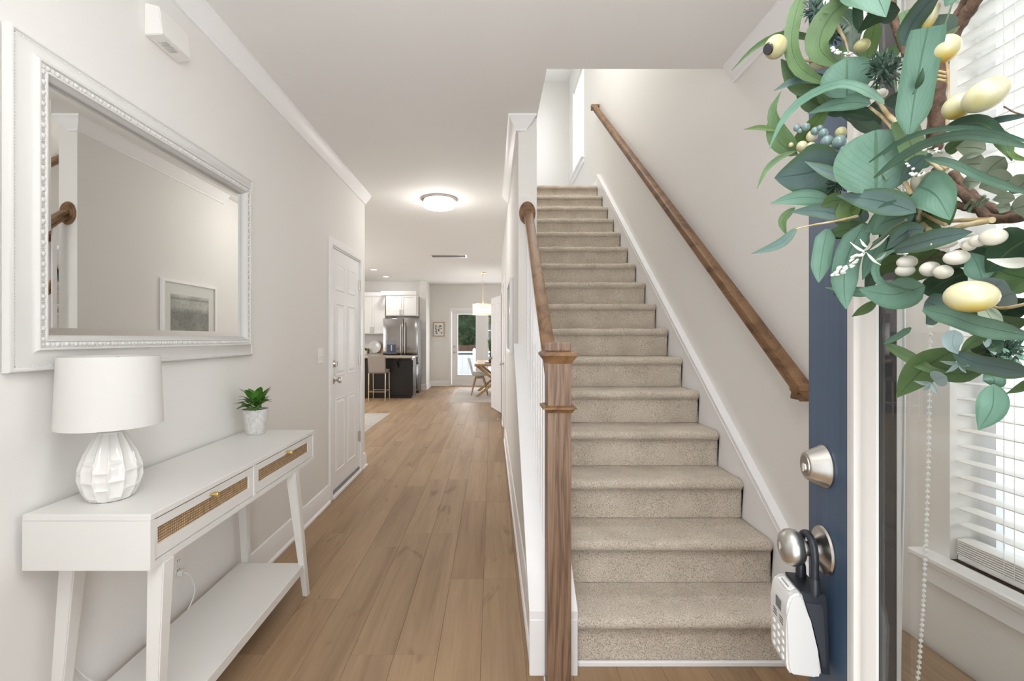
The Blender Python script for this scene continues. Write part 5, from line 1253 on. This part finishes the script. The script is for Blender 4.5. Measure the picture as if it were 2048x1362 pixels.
LF('strap', 't', 40, (.06, .066), [(1730, 448), (1698, 505), (1688, 560), (1692, 618)], -.15)
LF('lance', 'd', 22, (.04, .045), [(1732, 455), (1700, 465), (1664, 478)])
LF('ovate', 'g', 34, (.045, .05), [(1740, 470), (1700, 460), (1648, 470)])
LF('lance', 't', 18, (.05, .055), [(1756, 585), (1705, 583), (1651, 575)], .1)
LF('ovate', 't', 54, (.068, .072), [(1850, 572), (1785, 590), (1718, 578)], .1, .12)
LF('lance', 'g', 18, (.05, .055), [(1752, 600), (1730, 618), (1704, 633)])
LF('lance', 't', 26, (.05, .055), [(1770, 470), (1745, 510), (1725, 560)])
LF('lance', 'd', 34, (.02, .03), [(1790, 470), (1760, 520), (1730, 590)])
LF('lance', 'g', 36, (.02, .025), [(1830, 520), (1775, 530), (1735, 560)])
# -- middle right
LF('lance', 's', 36, (.055, .06), [(1945, 464), (1870, 478), (1774, 505)], .2)
LF('lance', 's', 30, (.06, .064), [(1850, 458), (1810, 465), (1772, 500)], .1)
LF('strap', 't', 14, (.065, .07), [(1790, 500), (1756, 520), (1753, 552), (1780, 575), (1835, 584)], .5)
LF('ovate', 'g', 54, (.01, .015), [(1880, 500), (1840, 530), (1790, 565)])
LF('ovate', 'd', 46, (.012, .016), [(1935, 545), (1895, 560), (1860, 580)])
LF('lance', 'd', 30, (.02, .025), [(1990, 500), (1930, 520), (1880, 530)])
LF('ovate', 'd', 70, (.03, .035), [(2070, 470), (2020, 500), (1972, 545)], .1)
LF('ovate', 'g', 60, (.02, .025), [(2080, 560), (2020, 550), (1960, 520)])
LF('lance', 't', 40, (.035, .04), [(1965, 562), (1955, 530), (1940, 505)])
for x0, y0, x1, y1, w in ((1912, 296, 1972, 300, 36), (1908, 335, 1972, 328, 42), (1966, 352, 2010, 314, 38), (1958, 375, 2030, 360, 46), (1925, 366, 1960, 366, 28), (2020, 388, 2070, 355, 40), (2020, 420, 2075, 412, 44), (1985, 400, 2030, 398, 22), (1990, 415, 2020, 420, 20)):
    LF('obov', 'f', w, (.03, .034), [(x0, y0), ((x0+x1)/2, (y0+y1)/2-3), (x1, y1)], .1, .15)
LF('strap', 't', 11, (.08, .085), [(1738, 325), (1785, 292), (1843, 265), (1925, 256), (2018, 272), (2075, 292)], .3)
LF('strap', 't', 19, (.085, .09), [(1748, 356), (1790, 322), (1843, 290), (1915, 270), (1987, 275), (2075, 300)], .4)
LF('lance', 'd', 30, (.055, .06), [(1890, 256), (1960, 246), (2025, 290)], .2)
LF('lance', 's', 12, (.05, .055), [(1962, 248), (2005, 238), (2065, 230)])
LF('strap', 't', 16, (.075, .08), [(1850, 318), (1900, 325), (1975, 358), (2075, 392)], .3)
LF('lance', 'g', 24, (.05, .055), [(1990, 262), (2012, 290), (2024, 322)])
LF('lance', 'y', 9, (.052, .056), [(2012, 288), (2028, 312), (2065, 322)])
LF('ovate', 'g', 22, (.02, .03), [(1892, 305), (1912, 290), (1936, 276)])
LF('lance', 'w', 16, (.045, .05), [(1866, 314), (1885, 310), (1905, 315)]) 
LF('ovate', 'g', 84, (.03, .035), [(1830, 440), (1870, 415), (1900, 450)], .1)
LF('ovate', 't', 72, (.048, .052), [(1836, 372), (1872, 392), (1900, 440)], .1)
LF('lance', 's', 28, (.052, .055), [(1850, 310), (1826, 335), (1800, 365)], .2)
LF('round', 'p', 50, (.03, .035), [(1966, 590), (2008, 560)], .1); LF('round', 'p', 48, (.034, .038), [(1985, 600), (2030, 585)], .2)
LF('lance', 'w', 19, (.055, .06), [(2070, 523), (2020, 526), (1974, 518)], .1)
LF('strap', 't', 34, (.07, .075), [(1846, 618), (1900, 632), (1960, 652), (2075, 676)], .15)
LF('ovate', 's', 44, (.05, .055), [(1850, 604), (1890, 618), (1935, 645)], .1)
LF('lance', 's', 24, (.06, .062), [(1875, 622), (1866, 636), (1852, 648)])
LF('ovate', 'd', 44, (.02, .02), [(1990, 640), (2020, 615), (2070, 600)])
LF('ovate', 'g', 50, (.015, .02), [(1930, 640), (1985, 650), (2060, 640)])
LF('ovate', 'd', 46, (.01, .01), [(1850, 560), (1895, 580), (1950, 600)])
LF('lance', 'f', 28, (.045, .05), [(1965, 610), (1985, 640), (2005, 662)])
# -- lower right
LF('strap', 't', 11, (.05, .055), [(1822, 655), (1796, 672), (1768, 688)])
LF('lance', 'g', 22, (.052, .058), [(1768, 686), (1815, 712), (1860, 738), (1905, 744)], .1)
LF('lance', 'g', 52, (.045, .05), [(1915, 698), (1850, 735), (1793, 795)], -.2)
LF('ovate', 'g', 36, (.04, .045), [(1872, 742), (1930, 748), (1985, 728)])
LF('ovate', 'd', 44, (.02, .02), [(1930, 720), (1980, 700), (2030, 690)])
LF('strap', 's', 34, (.06, .065), [(1908, 706), (1950, 725), (2000, 735), (2075, 748)], .15)
LF('lance', 't', 30, (.055, .06), [(1985, 772), (1988, 758), (1970, 738)])
LF('lance', 't', 42, (.058, .066), [(1987, 768), (1984, 815), (1957, 860)], .1)
LF('lance', 'g', 16, (.05, .055), [(2070, 758), (2045, 774), (2013, 787)])
LF('ovate', 'p', 28, (.062, .066), [(1909, 660), (1905, 688), (1916, 708)], .1)
LF('round', 'p', 30, (.06, .062), [(1866, 760), (1893, 752)], .1)
for a in (((1867, 767), (1828, 762)), ((1863, 768), (1876, 788)), ((1862, 767), (1846, 780)), ((1921, 726), (1880, 722)), ((1919, 724), (1940, 732)), ((1920, 725), (1892, 745)), ((1920, 726), (1932, 746))):
    LF('lance', 'p', 8, (.062, .064), [a[0], ((a[0][0]+a[1][0])/2, (a[0][1]+a[1][1])/2+2), a[1]])
LF('ovate', 'f', 20, (.05, .05), [(1945, 705), (1932, 708), (1915, 705)])
LF('ovate', 'd', 30, (.05, .054), [(1975, 680), (1990, 695), (1985, 712)])
LF('lance', 'p', 20, (.05, .054), [(1976, 675), (1982, 690), (1990, 710)])
LF('lance', 'g', 20, (.055, .058), [(1978, 672), (1945, 685), (1920, 706)], .2)
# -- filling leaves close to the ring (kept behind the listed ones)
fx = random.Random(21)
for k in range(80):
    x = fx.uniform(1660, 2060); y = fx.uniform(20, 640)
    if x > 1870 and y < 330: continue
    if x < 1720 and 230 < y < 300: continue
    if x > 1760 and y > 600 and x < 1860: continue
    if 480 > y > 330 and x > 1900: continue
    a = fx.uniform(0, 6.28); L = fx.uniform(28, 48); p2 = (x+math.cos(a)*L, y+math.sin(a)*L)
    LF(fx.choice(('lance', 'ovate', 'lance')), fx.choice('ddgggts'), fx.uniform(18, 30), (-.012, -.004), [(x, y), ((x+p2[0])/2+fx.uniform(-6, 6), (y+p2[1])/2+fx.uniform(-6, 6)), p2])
# right half of the wreath beyond the frame: simpler spray so that the ring closes
rc = Wp(2048, 200, 0)+Dd*.10
for k in range(40):
    a = -1.4+2.8*k/39; c = rc+Dd*(math.cos(a)*.12)+Vector((0, 0, math.sin(a)*.20+.02)); d = (Dd*math.cos(a+fx.uniform(-.6, .6))+Vector((0, 0, math.sin(a+fx.uniform(-.6, .6)))))*fx.uniform(.05, .09)
    bm = bmesh.new(); leaf_mesh(bm, [c, c+d*.5+Dn*.012, c+d], .022, 'lance', Dn, .2, 6); obj('leaf', bm, LM[fx.choice('gtsd')], wre, smooth=180, fix=False)
# berries
bc = mat('berry_cream', (.62, .58, .40), .45, coat=.1); t = NT(bc); sp = t.noise(t.coord(), 45, 2); t.col(t.ramp(sp, [(.35, (.43, .40, .19)), (.6, (.56, .53, .37))]))
bwh = mat('berry_white', (.74, .72, .64), .4, coat=.1); t = NT(bwh); sp = t.noise(t.coord(), 40, 2); t.col(t.ramp(sp, [(.35, (.52, .50, .40)), (.6, (.68, .66, .59))]))
by = mat('berry_yellow', (.75, .68, .36), .35, coat=.2); t = NT(by); tc = t.new('TexCoord'); s2 = t.new('SeparateXYZ'); t.link(tc.outputs['Generated'], s2.inputs[0])
nn = t.noise(t.coord(), 30, 2); ad = t.new('Math', operation='MULTIPLY_ADD'); t.link(nn, ad.inputs[0]); ad.inputs[1].default_value = .35; t.link(s2.outputs[2], ad.inputs[2])
t.col(t.ramp(ad.outputs[0], [(.16, (.50, .27, .02)), (.34, (.50, .42, .13)), (.55, (.53, .50, .31))]))
bb = mat('berry_blue_green', (.17, .25, .25), .3, coat=.2); bo = mat('berry_olive', (.36, .34, .16), .4)
def BY(m, x, y, rx, ry, lay, rot=0, nm='berry', **k):
    c = Wp(x, y, lay); s = c.y/F; bm = bmesh.new()
    view = (Vector((0, 0, CH))-c).normalized(); right = Vector((0, 0, 1)).cross(view).normalized(); up = view.cross(right)
    Rm = Matrix((right, up, view)).transposed() @ Matrix.Rotation(rot, 3, 'Z')
    ball(bm, c, rx*s*.93, ry*s, min(rx, ry)*s, 24, 16, Rm); return obj(nm, bm, m, wre, smooth=180, fix=False, **k)
BY(bc, 1551, 94, 22, 22, .065)
sp_o = Wp(1538, 90, .065); bm = bmesh.new(); c0 = Wp(1551, 94, .065); dirn = (Vector((0, 0, CH))-c0).normalized(); left = dirn.cross(Vector((0, 0, 1))).normalized()
nd = (dirn*.72-Vector((0, 0, 1)).cross(dirn)*.66).normalized(); q = c0+nd*(22*c0.y/F)*.96
lathe(bm, [(0, .0008), (.0062, .0008), (.0072, -.001), (0, -.002)], q, 20, nd); obj('berry_hole', bm, M['dark'], wre, smooth=60, label='dark hollow end of a cream berry')
BY(bc, 1640, 130, 20, 9, .045, -.2); BY(bo, 1724, 91, 15, 12, .055); BY(bc, 1834, 128, 12, 14, .03)
BY(by, 1889, 98, 28, 26, .055, .3, label='yellow cream berry with an orange underside'); BY(by, 1862, 33, 12, 26, .045, -.4)
BY(bc, 1971, 190, 40, 29, .055, .45); BY(by, 1917, 213, 28, 24, .05, .4)
for x, y, r in ((1624, 272, 11), (1604, 293, 11), (1682, 265, 11), (1622, 293, 9), (1660, 295, 12), (1582, 290, 5)): BY(bc, x, y, r, r, .05)
for x, y, r in ((1612, 254, 8), (1647, 266, 9), (1654, 283, 12), (1679, 285, 14), (1594, 256, 7), (1630, 262, 8), (1687, 300, 8), (1640, 256, 6), (1600, 262, 5)): BY(bb, x, y, r, r*1.0, .055)
for x, y, a, b in ((1814, 524, 18, 13), (1810, 541, 17, 12), (1860, 538, 18, 15), (1886, 544, 17, 14), (1913, 515, 22, 15), (1986, 474, 23, 17), (1955, 482, 14, 12), (1938, 490, 13, 12), (1888, 487, 22, 10), (1920, 470, 22, 7)): BY(bwh, x, y, a, b, .05)
BY(by, 1942, 593, 45, 32, .075, -.05, label='largest cream egg-shaped berry, yellow at its stem end'); BY(bo, 1865, 362, 18, 20, .02); BY(bc, 1892, 393, 14, 14, .02); BY(bwh, 1760, 188, 14, 10, .03); BY(bwh, 1835, 365, 12, 22, .03)
# needle clusters
NM = {'d': mat('needle_dark', (.012, .045, .026), .5), 'p': mat('needle_pale', (.12, .24, .17), .5)}
def needles(x, y, r, n, cs, lay, seed):
    q = random.Random(seed); bm = bmesh.new()
    for k in range(n):
        a = q.uniform(0, 6.28); d = q.uniform(0, r*.75); c = Wp(x+math.cos(a)*d, y+math.sin(a)*d, lay+q.uniform(-.01, .012)); b = a+q.uniform(-.9, .9); s = q.uniform(9, 17)*c.y/F
        e = c+Vector((math.cos(b)*s, q.uniform(-.4, .4)*s, -math.sin(b)*s)); leaf_mesh(bm, [c, (c+e)/2, e], 4.6*c.y/F, 'lance', (q.uniform(-.5, .5), -1, q.uniform(-.5, .8)), .2, 3)
    o = obj('sprig', bm, NM[cs], wre, smooth=180, fix=False, kind='stuff', label='tuft of small dark needle leaves')
needles(1630, 22, 30, 90, 'd', .05, 1); needles(1768, 138, 42, 220, 'd', .06, 2); needles(1672, 372, 16, 60, 'd', .045, 3); needles(2012, 700, 44, 220, 'd', .03, 4); needles(1668, 66, 22, 50, 'd', .03, 5); needles(1760, 12, 20, 40, 'd', .03, 6); needles(2020, 712, 34, 50, 'p', .036, 7)
# white lavender-like sprigs
def buds(pts, n, lay, seed, sc=1.):
    q = random.Random(seed); P = smooth_pts([Wp(p[0], p[1], lay) for p in pts], 8)
    bm = bmesh.new(); tube(bm, P, .0006, 5); st = obj('stem', bm, sage, wre)
    for k in range(n):
        p = P[int(k*(len(P)-1)/n)]; s = p.y/F*sc; bm = bmesh.new(); off = Vector((q.uniform(-7, 7)*s, q.uniform(-3, 3)*s, q.uniform(-6, 6)*s))
        ball(bm, p+off, 6*s, 4*s, 3.2*s, 10, 6, Matrix.Rotation(q.uniform(-.8, .2), 3, 'Y')); obj('bud', bm, M['plastic'], wre, smooth=180, fix=False)
buds([(1673, 552), (1690, 536), (1706, 522), (1728, 506)], 18, .075, 1, 1.0); buds([(1660, 96), (1675, 104), (1700, 112)], 12, .06, 2, .8); buds([(1853, 298), (1865, 300), (1884, 306)], 5, .06, 3, .9); buds([(1820, 330), (1830, 352), (1845, 345)], 9, .055, 4, .9)
for a in (((1734, 505), (1700, 484)), ((1734, 506), (1762, 530)), ((1740, 500), (1778, 470)), ((1728, 500), (1745, 486)), ((1752, 520), (1772, 506)), ((1735, 495), (1720, 478))): LF('lance', 'w', 4.5, (.07, .074), [a[0], ((a[0][0]+a[1][0])/2, (a[0][1]+a[1][1])/2+3), a[1]])
BR('stem', sage, [(1728, 506), (1752, 485), (1785, 455), (1812, 440)], (1.5, 3), .07)
LF('lance', 'd', 14, (.08, .08), [(1826, 188), (1818, 172), (1812, 155)]); LF('lance', 'd', 12, (.082, .082), [(1832, 178), (1840, 160), (1846, 136)])
